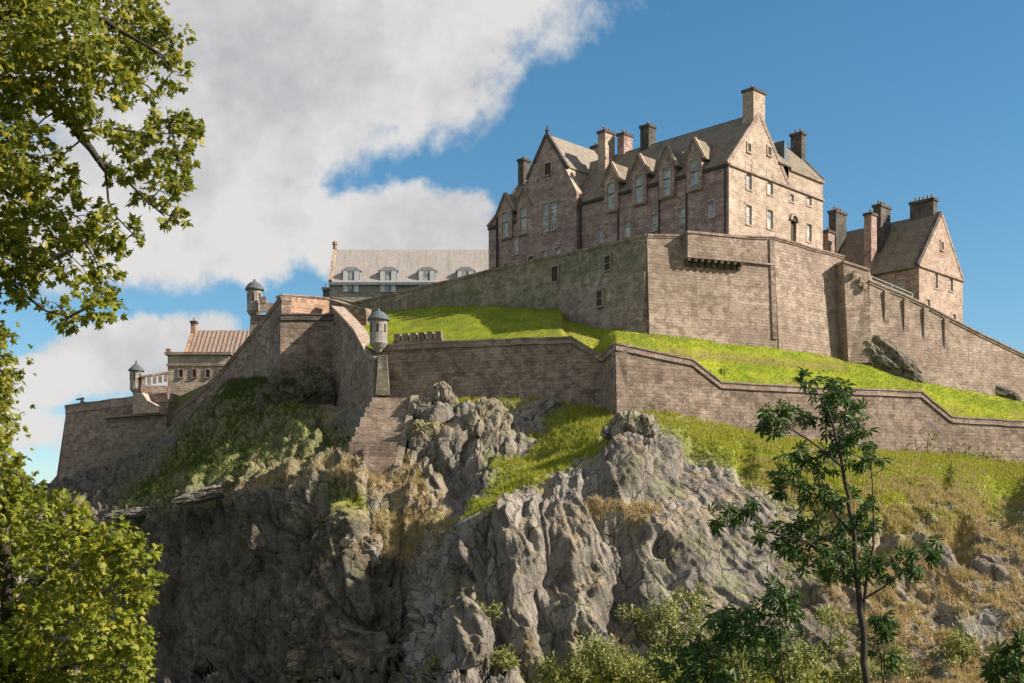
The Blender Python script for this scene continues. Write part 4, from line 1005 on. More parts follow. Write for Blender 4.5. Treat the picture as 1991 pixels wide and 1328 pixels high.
# --- left part of the castle
RWALL = [wl(648,214.4,596,770), wl(690,202,640,830), wl(716,195.5,690,850), wl(730,191.8,694,860)]
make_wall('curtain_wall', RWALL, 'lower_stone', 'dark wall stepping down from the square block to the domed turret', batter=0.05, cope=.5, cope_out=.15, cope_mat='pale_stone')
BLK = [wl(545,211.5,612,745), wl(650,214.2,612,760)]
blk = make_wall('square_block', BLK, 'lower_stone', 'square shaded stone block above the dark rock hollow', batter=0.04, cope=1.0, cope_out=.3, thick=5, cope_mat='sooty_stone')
TER = [wl(548,218.5,573,640), wl(640,224,580,640)]
make_wall('terrace_wall', TER, 'orange_stone', 'orange sunlit terrace wall above the square block', batter=0.0, cope=.3, cope_out=.1, thick=2, cope_mat='coping_stone')
TR2 = [wl(640,222,582,640), wl(668,217,590,640), wl(712,214,600,660)]
make_wall('terrace_wall', TR2, 'lower_stone', 'low brown terrace wall between the orange wall and the lawn', batter=0.0, cope=.3, cope_out=.1, thick=1.2)
RAMP = [wl(325,240,812,900), wl(380,239,770,850), wl(430,236,722,800), wl(490,228,650,760), wl(548,214.5,576,745)]
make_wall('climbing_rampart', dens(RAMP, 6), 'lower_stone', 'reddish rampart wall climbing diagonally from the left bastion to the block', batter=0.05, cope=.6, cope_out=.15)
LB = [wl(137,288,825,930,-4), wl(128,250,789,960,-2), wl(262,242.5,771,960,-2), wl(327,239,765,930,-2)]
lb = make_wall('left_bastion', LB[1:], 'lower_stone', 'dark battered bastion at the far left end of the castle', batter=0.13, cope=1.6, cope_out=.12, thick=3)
make_wall('left_bastion', LB[:2], 'lower_stone', 'shaded return of the bastion at the far left', batter=0.13, cope=1.6, cope_out=.12, thick=3)
p, d, n = along(LB[1:], 272); q, _, _ = along(LB[1:], 322)
root = thing('sunlit_buttress', Vector((p.x, p.y, p.z - 6)), 'small pale sunlit stone ramp on the left bastion below the pointed turret', 'buttress'); m = MB()
L_ = (q - p).length; m.prism([p + n * .3 + UP * .3, p + n * .3 - UP * 3.6, p + n * .3 + d * L_ - UP * 3.6, p + n * .3 + d * L_ - UP * 2.6, p + n * .3 + d * L_ * .55 - UP * 1.2, p + n * .3 + d * L_ * .35 + UP * .3], n * 1.6); m.build('ramp', 'pale_stone', root)
m = MB(); m.box(p + n * .3 - UP * 3.9 - d * 8, d * (L_ + 8.5), n * 1.0, UP * .35); m.build('ledge', 'coping_stone', root)
# crenellated parapet by the pointed turret
root = thing('battlement', P(300, 760, 243), 'short crenellated parapet right of the pointed turret', 'battlement')
a = P(274, 752, 243); b = P(328, 745, 244); d = (b - a); d.z = 0; L_ = d.length; d.normalize(); n = Vector((d.y, -d.x, 0))
m = MB(); m.box(a - n * .6 - UP * 2.2, d * L_, n * .8, UP * 2.5); m.build('parapet', 'lower_stone', root)
for i in range(5):
    m = MB(); m.box(a - n * .55 + d * (L_ * (i + .12) / 5) + UP * (.3 + .22 * i), d * L_ / 5 * .62, n * .7, UP * 1.5); m.build('merlon', 'lower_stone', root)
m = MB(); m.prism([a - n * .7 + UP * 1.75, a - n * .7 + d * L_ + UP * 2.7, a - n * .7 + d * L_ + UP * 3.05, a - n * .7 + UP * 2.1], n * .9); m.build('coping', 'coping_stone', root)
# flat-topped building with parapet
f0 = P(326, 735, 252); f0.z = 0; fl = XP(446, 252) - f0.x; X1 = Vector((1, 0, 0)); N1 = Vector((0, -1, 0)); Y1 = Vector((0, 1, 0))
root = thing('flat_building', (f0.x, f0.y, ZP(760, 252)), 'tan flat-topped building with cornice below the red roof', 'building')
zt = ZP(690, 252); m = MB(); m.box(f0 + UP * ZP(800, 252), X1 * fl, Y1 * 8, UP * (zt - ZP(800, 252))); m.build('wall', 'pale_stone', root)
m = MB(); m.box(f0 - X1 * .5 - Y1 * .5 + UP * zt, X1 * (fl + 1), Y1 * 9, UP * .5); m.box(f0 - X1 * .3 - Y1 * .3 + UP * (zt + .5), X1 * .9, Y1 * 2, UP * .7); m.build('cornice', 'coping_stone', root)
m = MB(); m.box(f0 - X1 * .2 - Y1 * .2 + UP * (zt - 2.2), X1 * (fl + .3), Y1 * .3, UP * .4); m.build('string_course', 'coping_stone', root)
for px in (352, 378, 404, 428):
    window(root, f0 + N1 * .1, X1, N1, (XP(px, 252) - f0.x - .35, XP(px, 252) - f0.x + .35, zt - 4.4, zt - 2.9), depth=.07, rows=1, frame='dark_door', pane='dark_door', surround='coping_stone')
# red roofed building
r0 = P(360, 690, 257); r0.z = 0; rl = XP(482, 257) - r0.x; zE, zR = ZP(688, 256), ZP(643, 261.5)
root = thing('red_roof_building', (r0.x, r0.y, zE - 6), 'building with ribbed red roof and end chimney above the left ramparts', 'building')
m = MB(); m.box(r0 + UP * (zE - 8), X1 * rl, Y1 * 11, UP * 8); m.prism([r0 + UP * zE, r0 + Y1 * 11 + UP * zE, r0 + Y1 * 5.5 + UP * zR], X1 * .7); m.build('wall', 'orange_stone', root)
m = MB(); ra, rb = r0 + X1 * .5 - Y1 * .4 + UP * zE, r0 + X1 * .5 + Y1 * 5.5 + UP * (zR + .1)
slab(m, ra, ra + X1 * rl, rb + X1 * rl, rb, .15); slab(m, r0 + X1 * .5 + Y1 * 11.4 + UP * zE, r0 + X1 * (.5 + rl) + Y1 * 11.4 + UP * zE, rb + X1 * rl, rb, .15); rf = m.build('roof', 'red_tile', root)
sl = (rb - ra); nn = X1.cross(sl).normalized()
for i in range(14):
    m = MB(); q = ra + X1 * (rl * (i + .5) / 14 - .1) + nn * .14; m.box(q, X1 * .24, sl, nn * .16); m.build('roof_rib', 'red_tile', rf)
skew(root, r0 + UP * zE - Y1 * .4, r0 + Y1 * 5.5 + UP * zR, -X1, .6, .5, 'orange_stone'); skew(root, r0 + Y1 * 11.4 + UP * zE, r0 + Y1 * 5.5 + UP * zR, -X1, .6, .5, 'orange_stone')
chimney(root, r0 + X1 * .55 + Y1 * 5.0, X1, Y1, 1.0, 1.5, zR - 1.5, zR + 2.0, 'orange_stone', 1, 'sooty_stone')
# small chimney stub near the grey range
root = thing('chimney_stub', P(634, 580, 250), 'small dark chimney standing at the left end of the upper wall', 'chimney')
chimney(root, P(634, 580, 250), X1, Y1, 1.1, 1.1, ZP(590, 250), ZP(560, 250), 'sooty_stone', 1, 'sooty_stone')
# low wall and post by the climbing turret
m_ = thing('turret_pier', P(500, 660, 230), 'stone pier carrying the tall round turret on the rampart', 'pier')
m = MB(); m.prism([P(487, 612, 230), P(520, 612, 230), P(530, 660, 229), P(484, 672, 229)], (0, 3, 0)); m.build('pier_shaft', 'lower_stone', m_)
root = thing('parapet_stub', P(522, 598, 229), 'short stone parapet joining the tall turret to the rampart', 'wall')
m = MB(); m.box(P(505, 606, 229), X1 * 3.6, Y1 * .6, UP * 1.6); m.build('masonry', 'pale_stone', root)
m = MB(); m.box(P(505, 606, 229) + UP * 1.6 - Y1 * .1, X1 * 1.2, Y1 * .8, UP * 1.1); m.build('merlon', 'coping_stone', root)
# two cannons on the far left bastion
root = thing('cannon', P(158, 786, 249), 'tiny dark cannon on top of the far left bastion', 'cannon')
c = P(158, 784, 249); m = MB(); m.tube([c + Vector((-1.1, .3, .75)), c + Vector((-.3, .2, .85)), c + Vector((.5, .1, .95))], [.13, .19, .24], 8); m.build('barrel', 'pipe_iron', root)
m = MB(); m.prism([c + Vector((-.2, -.25, -.2)), c + Vector((.9, -.25, -.2)), c + Vector((.7, -.25, .3)), c + Vector((0, -.25, .75))], (0, .6, 0)); m.build('carriage', 'dark_door', root)
for dx in (0.05, .65):
    m = MB(); m.tube([c + Vector((dx, -.35, .05)), c + Vector((dx, -.25, .05))], .28, 10); m.build('wheel', 'pipe_iron', root)

# --- stepped masonry buttress below the corner turret
root = thing('stepped_buttress', P(735, 900, 172), 'stepped sloping masonry buttress at the foot of the dark lower wall', 'buttress')
NS = 13
for i in range(NS):
    t0, t1 = i / NS, (i + 1) / NS
    yb = 772 + (896 - 772) * t1; yt = 772 + (896 - 772) * t0
    Yd = 187 - 19 * t1 + random.uniform(-.25, .25); xl = 726 - 46 * min(1, t1 * 1.35) + (25 if t0 > .72 else 0); xr = 800 - 32 * t1
    m = MB(); jit = random.uniform(-.15, .15)
    p0 = P(xl, yb, Yd); p1 = P(xr, yb, Yd); h_ = P(xl, yt, Yd).z - p0.z
    m.box(p0 + Vector((jit, 0, -3.2)), (p1.x - p0.x, 0.6, 0), (0.3, 9, 0), (0, 0, h_ + 3.15)); m.build('step_course', 'curtain_stone' if i < 9 else 'lower_stone', root)
m = MB(); m.prism([P(800, 768, 185), P(812, 768, 185), P(780, 905, 168), P(766, 905, 168)], (0, 2.5, .3)); m.build('side_kerb', 'mossy_stone', root)
# slender pier on the shaded wall above it
root = thing('pier', P(745, 770, 190), 'slender pale pier on the lower wall above the stepped buttress', 'pier'); m = MB()
m.prism([P(736, 690, 191), P(752, 690, 190.6), P(757, 768, 188.6), P(730, 768, 189)], (0, 1.6, 0)); m.build('pier_shaft', 'mossy_stone', root)

# ------------------------------------------------------------------ outcrops of rock
def outcrop(name, c, size, rot, label, seed, veg=(0, 0, 0), sub=5, amp=.22):
    me = bpy.data.meshes.new(name); bm = bmesh.new(); bmesh.ops.create_icosphere(bm, subdivisions=sub, radius=1)
    co = np.array([v.co for v in bm.verts]); x, y, z = co.T
    idv, e, gx_, gz_ = cells(x * 1.6 + seed, y * 1.6, z * 1.2, seed)
    idv2, e2, _, _ = cells(x * 4 + seed, y * 4, z * 2.2, seed + 5)
    r = 1 + (idv - .5) * amp * 1.7 + (idv2 - .5) * amp * .5 + (ridged(x * 2 + seed, y * 2, z * 2, 4, seed) - .55) * amp * 1.4 - np.clip(.12 - e, 0, .12) * 1.2
    co = co * r[:, None]
    co = (np.sign(co) * np.abs(co) ** .85) * np.array(size)
    R = np.array(Matrix.Rotation(rot[2], 3, 'Z') @ Matrix.Rotation(rot[1], 3, 'Y') @ Matrix.Rotation(rot[0], 3, 'X')); co = co @ R.T
    for v, q in zip(bm.verts, co): v.co = q
    bm.to_mesh(me); bm.free()
    a = me.color_attributes.new('veg', 'FLOAT_COLOR', 'POINT')
    up = np.clip(co[:, 2] / max(size), 0, 1)
    vv = np.ones((len(co), 4)); vv[:, 0] = veg[0] * up; vv[:, 1] = veg[1] * up; vv[:, 2] = veg[2]; a.data.foreach_set('color', vv.reshape(-1))
    me.materials.append(MAT['rock']); me.polygons.foreach_set('use_smooth', [False] * len(me.polygons))
    o = bpy.data.objects.new(name, me); col.objects.link(o); o.location = c; return tag(o, label, 'rock')
p = lawn_point(1718, 712); outcrop('rock_outcrop', p + Vector((0.3, -.6, .8)), (6.6, 2.4, 2.5), (0, .62, 0), 'big dark wedge of rock leaning against the sloping wall on the lawn', 3, (0, .4, .5))
p = lawn_point(1945, 757); outcrop('rock_outcrop', p + Vector((0, -.4, .1)), (3.6, 1.2, 1.1), (0, .35, 0), 'low dark rock at the foot of the sloping wall near the right edge', 8, (.2, 0, .8), 4)
outcrop('rock_outcrop', P(568, 785, 210), (5.6, 4.5, 5.6), (0, 0, 0), 'dark rounded rock hollow under the square block', 12, (.1, 0, 1), 5, .3)
outcrop('rock_outcrop', P(868, 792, 182), (1.7, 2.2, 3.6), (0, -.25, 0), 'pale leaning rock knob at the foot of the dark lower wall', 15, (0, .5, .1), 5)
outcrop('rock_outcrop', P(826, 802, 181), (1.7, 1.6, 1.9), (0, 0, 0), 'dark squat boulder between the stepped buttress and the pale knob', 19, (0, .2, .4), 4)
outcrop('rock_outcrop', P(838, 865, 174), (3.2, 2.2, 3.2), (0, 0, 0), 'brown broken rocks below the squat boulder', 23, (.3, .5, .2), 5, .3)
outcrop('rock_outcrop', P(945, 868, 175), (3.4, 3.0, 5.6), (0, .1, 0), 'tall grey rock pillar left of the green slope', 27, (.1, .3, 0), 5)
outcrop('rock_outcrop', P(1035, 812, 180), (4.4, 1.6, 1.7), (0, -.4, 0), 'pale slanting rock slab under the dark lower wall', 31, (0, .3, 0), 5)
outcrop('rock_slab', P(400, 962, 181.5), (4.0, 2.0, .9), (0, -.25, .2), 'pale tilted slab on the grassy edge of the shaded cliff', 35, (0, .3, 0), 4, .25)
outcrop('rock_slab', P(262, 998, 196), (4.0, 2.0, .7), (0, -.15, .2), 'small pale ledge below the left bastion', 39, (0, .3, 0), 4, .25)
outcrop('rock_outcrop', P(705, 1070, 158), (2.6, 2.0, 2.0), (0, 0, 0), 'brown boulder perched on the ledge of the shaded cliff', 43, (0, .7, 0), 4, .3)
outcrop('rock_outcrop', P(1225, 850, 158), (3.0, 3.0, 3.2), (0, .5, 0), 'rounded grey rock crest below the notched wall corner', 47, (.2, .2, 0), 5)

# ------------------------------------------------------------------ leaves
def maple_leaf():
    pts = [(0, 0), (.22, .08), (.5, .10), (.36, .28), (.52, .55), (.22, .52), (0, 1.0), (-.22, .52), (-.52, .55), (-.36, .28), (-.5, .10), (-.22, .08)]
    v = [(x, y - .1, -.25 * abs(x) - .15 * (y - .3) ** 2) for x, y in pts] + [(0, .3, .05)]
    n = len(pts); f = [(i, (i + 1) % n, n) for i in range(n)]
    return np.array(v), f
def oval_leaf():
    v = [(0, 0, 0), (.22, .3, -.06), (.2, .65, -.08), (0, 1, -.12), (-.2, .65, -.08), (-.22, .3, -.06), (0, .5, .03)]
    return np.array(v), [(i, (i + 1) % 6, 6) for i in range(6)]
def palmate_leaf():
    V_, f = [], []
    for k, (an, L_) in enumerate(((-1.5, .55), (-.8, .85), (0, 1.0), (.8, .85), (1.5, .55))):
        d = np.array([math.sin(an), math.cos(an), 0]); s = np.array([d[1], -d[0], 0]); b = len(V_); dz = np.array([0, 0, -1.0])
        V_ += [np.zeros(3), d * L_ * .6 + s * .13 + dz * .06, d * L_ + dz * .35 * L_, d * L_ * .6 - s * .13 + dz * .06]
        f += [(b, b + 1, b + 2), (b, b + 2, b + 3)]
    return np.array(V_), f
def blade_tuft():
    V_, f = [], []
    for k in range(5):
        an = k * 1.256 + .3; d = np.array([math.cos(an), math.sin(an), 0]); s = np.array([-d[1], d[0], 0]); b = len(V_)
        V_ += [d * .05 + s * .07, d * .05 - s * .07, d * (.3 + .1 * (k % 2)) + np.array([0, 0, .8 + .2 * (k % 3)])]; f.append((b, b + 1, b + 2))
    return np.array(V_), f
def rot_mats(n, droop, r, tilt_dirs=None):
    """random leaf frames: leaf tip (local y) points outward and down, face (local z) mostly up/outward"""
    d = r.normal(size=(n, 3)); 
    if tilt_dirs is not None: d = d * .75 + tilt_dirs
    d[:, 2] -= droop; d /= np.linalg.norm(d, axis=1, keepdims=True)
    z = r.normal(size=(n, 3)) * .55; z[:, 2] += .8; z[:, 1] -= .25
    x = np.cross(d, z); x /= np.linalg.norm(x, axis=1, keepdims=True) + 1e-9; z = np.cross(x, d)
    return np.stack([x, d, z], -1)
def leaves_mesh(name, P_, R, S, shape, mat, parent=None, off=None):
    lv, lf = shape; n = len(P_)
    v = np.einsum('nij,kj->nki', R, lv) * S[:, None, None] + P_[:, None, :]
    if off is not None: v = v - np.array(off)
    k = len(lv); f = np.array(lf); faces = (f[None] + (np.arange(n) * k)[:, None, None]).reshape(-1, 3)
    me = bpy.data.meshes.new(name)
    me.vertices.add(n * k); me.vertices.foreach_set('co', v.reshape(-1).astype(np.float32))
    me.loops.add(faces.size); me.loops.foreach_set('vertex_index', faces.reshape(-1).astype(np.int32))
    me.polygons.add(len(faces)); me.polygons.foreach_set('loop_start', (np.arange(len(faces)) * 3).astype(np.int32))
    me.update(calc_edges=True)
    me.materials.append(MAT[mat]); o = bpy.data.objects.new(name, me); col.objects.link(o)
    if parent: o.parent = parent
    o['kind'] = 'stuff'; return o
def single_leaves(P_, R, S, shape, mat, parent, off, count=300):
    """the leaves that show largest, each an object of its own"""
    px = CX + F * P_[:, 0] / P_[:, 1]; py = HZ - F * P_[:, 2] / P_[:, 1]
    inside = (px > 5) & (px < 1986) & (py > 5) & (py < 1323)
    size = S / P_[:, 1] * inside; o_ = np.argsort(-size)[:min(count, int(inside.sum()))]
    lv, lf = shape; me = bpy.data.meshes.new('leaf'); me.from_pydata([tuple(v) for v in lv], [], [tuple(f) for f in lf]); me.materials.append(MAT[mat])
    for i in o_:
        o = bpy.data.objects.new('leaf', me); col.objects.link(o); o.parent = parent
        M = Matrix(R[i].tolist()).to_4x4() @ Matrix.Scale(float(S[i]), 4); M.translation = Vector(P_[i]) - Vector(off); o.matrix_local = M
    keep = np.ones(len(P_), bool); keep[o_] = False; return keep
def clump_points(clumps, Y, dens_, spread_y, r, gaps=.35):
    """leaf points in clumps given as (px, py, radius px); each clump is a lobe of many small twigs"""
    pts, out = [], []
    for (px, py, rr) in clumps:
        Yc = Y + r.uniform(-spread_y, spread_y); c = np.array(P(px, py, Yc)); R_ = rr / F * Yc
        nt = max(4, int(rr * rr / 130)); tw = r.normal(size=(nt, 3)); tw /= np.linalg.norm(tw, axis=1, keepdims=True)
        tw *= (r.uniform(.25, 1, size=(nt, 1)) ** .5); tw[:, 2] *= .85
        n = int(dens_ * rr * rr / 100); k = r.integers(0, nt, n)
        q = tw[k] + r.normal(size=(n, 3)) * (.34 - gaps * .35)
        pts.append(c + q * R_); out.append(q)
    return np.concatenate(pts), np.concatenate(out)
def limbs(root, paths, mat='bark', n=7):
    for nm, pts, ra in paths:
        # wobble and resample
        pts = [Vector(p) for p in pts]; fine_ = []
        for a, b in zip(pts[:-1], pts[1:]):
            for i in range(4): fine_.append(a.lerp(b, i / 4) + Vector((random.uniform(-1, 1), random.uniform(-1, 1), random.uniform(-.4, .4))) * (b - a).length * .02)
        fine_.append(pts[-1]); rad = [ra[0] + (ra[1] - ra[0]) * i / (len(fine_) - 1) for i in range(len(fine_))]
        m = MB(); m.tube(fine_, rad, n); m.build(nm, mat, root, smooth=True)

def tree_of(name, base, label, clumps, Y, leaf, mat, size, dens_, spread, seed, paths, droop=.5, gaps=.35, twigs=True, singles=300, group=None):
    r = np.random.default_rng(seed); root = thing(name, base, label, 'tree', group)
    limbs(root, paths)
    spine = [Vector(a).lerp(Vector(b), k / 4) for _, pp, _ in paths for a, b in zip(pp[:-1], pp[1:]) for k in range(4)]
    mtw = MB()
    for (cx_, cy_, cr_) in clumps:                              # fine twigs from the nearest limb into each lobe
        c = P(cx_, cy_, Y); a = min(spine, key=lambda q: (q - c).length); R0 = cr_ / F * Y
        mtw.tube([a, a.lerp(c, .5) + Vector((0, 0, .06 * (c - a).length)), c], [.012, .009, .006], 5)
        for k in range(4):
            d_ = Vector(r.normal(size=3)).normalized() * R0 * .8; mtw.tube([c, c + d_ * .5 + Vector((0, 0, .02)), c + d_], [.006, .005, .003], 4)
    mtw.build('twigs', 'bark', root)['kind'] = 'stuff'
    Pp, out = clump_points(clumps, Y, dens_, spread, r, gaps)
    R = rot_mats(len(Pp), droop, r, out * .8); S = size * r.uniform(.45, 1.35, len(Pp))
    keep = single_leaves(Pp, R, S, leaf, mat, root, base, singles) if singles else np.ones(len(Pp), bool)
    cr = leaves_mesh('crown', Pp[keep], R[keep], S[keep], leaf, mat, root, base)
    return root

# --- hanging maple at the left
YT = 14.0
T1 = [(30,30,90),(120,60,95),(215,55,95),(290,70,75),(335,140,45),(330,75,40),(120,160,75),(40,160,75),(200,150,65),(270,160,45),(60,255,50),(25,245,40),
      (330,250,55),(280,285,50),(365,250,35),(350,320,45),(310,370,50),(330,420,35),(355,365,28),(245,270,40),(250,330,30),(190,240,35),(215,330,35),(100,330,60),(30,330,60),(60,390,40),(150,215,40),
      (150,420,55),(70,450,70),(210,440,45),(140,500,65),(200,540,48),(40,520,60),(190,590,45),(225,585,25),(120,600,38),(125,630,22),(60,580,30),(280,465,16),(265,440,20),(20,440,50),(240,470,25),
      (-60,100,140),(-80,300,140),(-70,480,130),(-200,200,200),(-200,450,180),(-150,0,180),(100,-80,130),(250,-90,110),(-350,100,220),(-320,400,220),(-250,-150,200),(0,-200,200)]
tb = Vector((-7.6, 14.5, ground_z(14.5) - .2))
p_ = lambda px, py, dy=0: P(px, py, YT + dy)
paths = [('trunk', [tb, tb + Vector((.1, 0, 4)), p_(-330, 500, .6), p_(-340, 200, .5), p_(-300, -150, .3)], (.38, .16)),
         ('limb', [p_(-330, 300, .5), p_(-150, 200), p_(-20, 155), p_(60, 165), p_(130, 230), p_(190, 310), p_(215, 345)], (.11, .022)),
         ('limb', [p_(190, 310), p_(240, 345), p_(280, 385), p_(320, 420)], (.020, .008)),
         ('limb', [p_(205, 330), p_(210, 390), p_(228, 425), p_(270, 465)], (.016, .006)),
         ('limb', [p_(60, 165), p_(120, 190), p_(180, 170), p_(260, 155)], (.022, .008)),
         ('limb', [p_(150, 255), p_(220, 250), p_(290, 260), p_(350, 260)], (.016, .006)),
         ('limb', [p_(-330, 500, .5), p_(-150, 520), p_(0, 530), p_(60, 525), p_(130, 490), p_(200, 450)], (.07, .01)),
         ('limb', [p_(0, 530), p_(50, 575), p_(90, 605), p_(150, 620)], (.025, .006)),
         ('limb', [p_(-340, 180, .5), p_(-150, 60), p_(50, 20), p_(200, 40), p_(320, 110)], (.09, .01)),
         ('limb', [p_(-150, 200), p_(-40, 330), p_(40, 400), p_(100, 440)], (.05, .01))]
tree_of('maple_tree', tb, 'hanging maple branches at the upper left with yellow-green leaves', T1, YT, maple_leaf(), 'maple_leaf', .088, 6.6, .9, 5, paths, .6, .62)

# --- round bright tree at the lower left
T2 = [(22,915,45),(45,955,42),(30,1020,90),(120,1020,70),(200,1050,65),(260,1090,55),(275,1140,40),(150,1110,80),(50,1130,90),(220,1150,60),(90,1220,90),(190,1240,75),(255,1240,50),(250,1290,50),(30,1290,90),(140,1320,90),(230,1340,60),
      (0,870,34),(-80,950,120),(-100,1150,150),(-60,1330,150),(100,1420,120),(230,1420,80),(-250,1050,180),(-250,1300,180)]
tb2 = Vector((-7.0, 18.0, ground_z(18) - .2)); Y2 = 17.5; q_ = lambda px, py, dy=0: P(px, py, Y2 + dy)
paths = [('trunk', [tb2, tb2 + Vector((.1, 0, 2.5)), q_(20, 1300, .4), q_(10, 1100, .3), q_(0, 950, .2)], (.22, .05)),
         ('limb', [q_(20, 1300, .4), q_(100, 1230), q_(180, 1160), q_(250, 1120)], (.06, .01)), ('limb', [q_(15, 1200, .3), q_(90, 1120), q_(140, 1060)], (.05, .01)),
         ('limb', [q_(20, 1330, .4), q_(120, 1300), q_(230, 1270)], (.05, .01)), ('limb', [q_(10, 1120, .2), q_(-80, 1050), q_(-150, 980)], (.05, .01))]
tree_of('leafy_tree', tb2, 'round yellow-green tree filling the lower left corner', T2, Y2, maple_leaf(), 'yellow_leaf', .105, 8.5, .9, 9, paths, .4, .55)

# --- darker strip of foliage on the left edge
T3 = [(-8,690,30),(0,740,24),(-14,790,36),(0,850,30),(-40,700,80),(-50,800,90),(-60,900,80),(-120,750,110),(5,650,20)]
tb3 = Vector((-9.0, 19.0, ground_z(19) - .2)); Y3 = 19.0; q_ = lambda px, py, dy=0: P(px, py, Y3 + dy)
paths = [('trunk', [tb3, tb3 + Vector((0, 0, 4)), q_(-160, 850), q_(-120, 700)], (.2, .05)), ('limb', [q_(-160, 850), q_(-60, 800), q_(10, 780)], (.05, .01)), ('limb', [q_(-130, 730), q_(-50, 700), q_(15, 690)], (.04, .01))]
tree_of('leafy_tree', tb3, 'dark green strip of tree foliage on the left edge below the maple', T3, Y3, maple_leaf(), 'maple_leaf', .10, 9, .6, 13, paths, .5, .45, singles=120)

# --- young dark tree at the right
YR = 25.0; q_ = lambda px, py, dy=0: P(px, py, YR + dy)
T4 = [(1600,755,36),(1570,745,24),(1635,760,20),(1640,825,48),(1625,800,35),(1500,815,36),(1545,825,38),(1478,812,22),(1610,880,46),(1660,860,30),(1545,895,36),(1685,900,30),(1700,880,18),(1530,940,36),(1585,955,42),(1660,985,34),
      (1545,1045,46),(1600,1035,48),(1520,1065,28),(1675,1030,36),(1635,1090,50),(1590,1085,34),(1685,1095,30),(1690,1120,26),(1420,1005,26),(1385,1015,20),(1450,1000,24),(1480,1030,18),(1465,985,16),(1770,1100,38),(1805,1075,20),(1745,1120,20),(1815,1055,12)]
tb4 = Vector((XP(1690, YR), YR, ground_z(YR) - .2))
paths = [('trunk', [tb4, q_(1690, 1400), q_(1680, 1250), q_(1668, 1130), q_(1660, 1040), q_(1645, 940), q_(1625, 850), q_(1600, 770)], (.085, .018)),
         ('limb', [q_(1668, 1130), q_(1620, 1080), q_(1560, 1050), q_(1530, 1050)], (.035, .01)), ('limb', [q_(1660, 1040), q_(1600, 970), q_(1540, 940)], (.03, .008)),
         ('limb', [q_(1640, 910), q_(1580, 860), q_(1530, 830), q_(1490, 815)], (.025, .006)), ('limb', [q_(1545, 1050), q_(1480, 1030), q_(1420, 1005), q_(1385, 1015)], (.02, .005)),
         ('limb', [q_(1672, 1170), q_(1720, 1140), q_(1770, 1100), q_(1805, 1075)], (.025, .006)), ('limb', [q_(1675, 1200), q_(1698, 1060), q_(1700, 980), q_(1690, 890)], (.03, .008)),
         ('limb', [q_(1690, 930), q_(1720, 910), q_(1760, 925)], (.01, .004)), ('limb', [q_(1630, 860), q_(1650, 830), q_(1660, 800)], (.015, .005))]
tree_of('young_tree', tb4, 'slender young tree with dark palmate leaves standing before the right slope', T4, YR, palmate_leaf(), 'dark_leaf', .20, 3.8, .9, 21, paths, .5, .5)

# --- dark saplings around it
def sapling(clumps, base_px, Y, seed, label, size=.24):
    b = Vector((XP(base_px, Y), Y, ground_z(Y) - .2)); q = lambda px, py: P(px, py, Y)
    ps = []
    for i, c in enumerate(clumps):
        bp = b if i == 0 else P(base_px, 1380, Y)
        ps.append(('stem', [bp, P(base_px * .6 + c[0] * .4, 1360, Y) if i == 0 else P((base_px + c[0]) / 2, (1380 + c[1]) / 2 + 20, Y), q(c[0], c[1])], (.035 if i == 0 else .018, .008)))
    tree_of('sapling', b, label, clumps, Y, palmate_leaf(), 'dark_leaf', size, 4.5, .4, seed, ps, .5, .3, singles=0, group='dark saplings before the crag')
sapling([(1430,1215,46),(1400,1205,24),(1460,1235,26)], 1470, 26, 31, 'dark bushy sapling left of the young tree, with a round head')
sapling([(1510,1180,44),(1525,1160,30),(1490,1270,34),(1480,1240,26)], 1540, 27, 33, 'dark green sapling between the round-headed one and the young trunk')
sapling([(1335,1290,48),(1360,1260,24),(1390,1310,30)], 1350, 26, 35, 'dark sapling at the bottom edge among pale shrubs')
sapling([(1715,1235,30),(1705,1200,22),(1725,1275,20)], 1725, 27, 37, 'small dark sapling just right of the young trunk')
sapling([(1950,1300,42),(1985,1270,34),(1980,1330,40)], 1975, 26, 39, 'dark sapling in the lower right corner')

# --- shrubs growing on the crag
def shrub(px, py, rpx, label, seed, mat='shrub_leaf', size=.42, dens_=24, dy=-1.5, group='pale shrubs at the foot of the crag', Y=None, oval=True):
    r = np.random.default_rng(seed); Yc = (Y or rock_depth(px, py)) + dy; base = P(px, py + rpx * .7, Yc)
    root = thing('shrub', base, label, 'shrub', group)
    cl = [(px + r.normal() * rpx * .5, py + r.normal() * rpx * .35, rpx * r.uniform(.3, .6)) for _ in range(7)]
    for i in range(4):
        c = cl[i]; m = MB(); m.tube([base - UP * 1.0, (base + P(c[0], c[1], Yc)) / 2, P(c[0], c[1] - c[2] * .5, Yc)], [.12, .07, .03], 5); m.build('stem', 'bark', root)
    Pp, out = clump_points(cl, Yc, dens_, rpx / F * Yc * .5, r, .2)
    R = rot_mats(len(Pp), -.5, r, out * .6); S = size * r.uniform(.6, 1.3, len(Pp))
    leaves_mesh('foliage', Pp, R, S, oval_leaf(), mat, root, base)
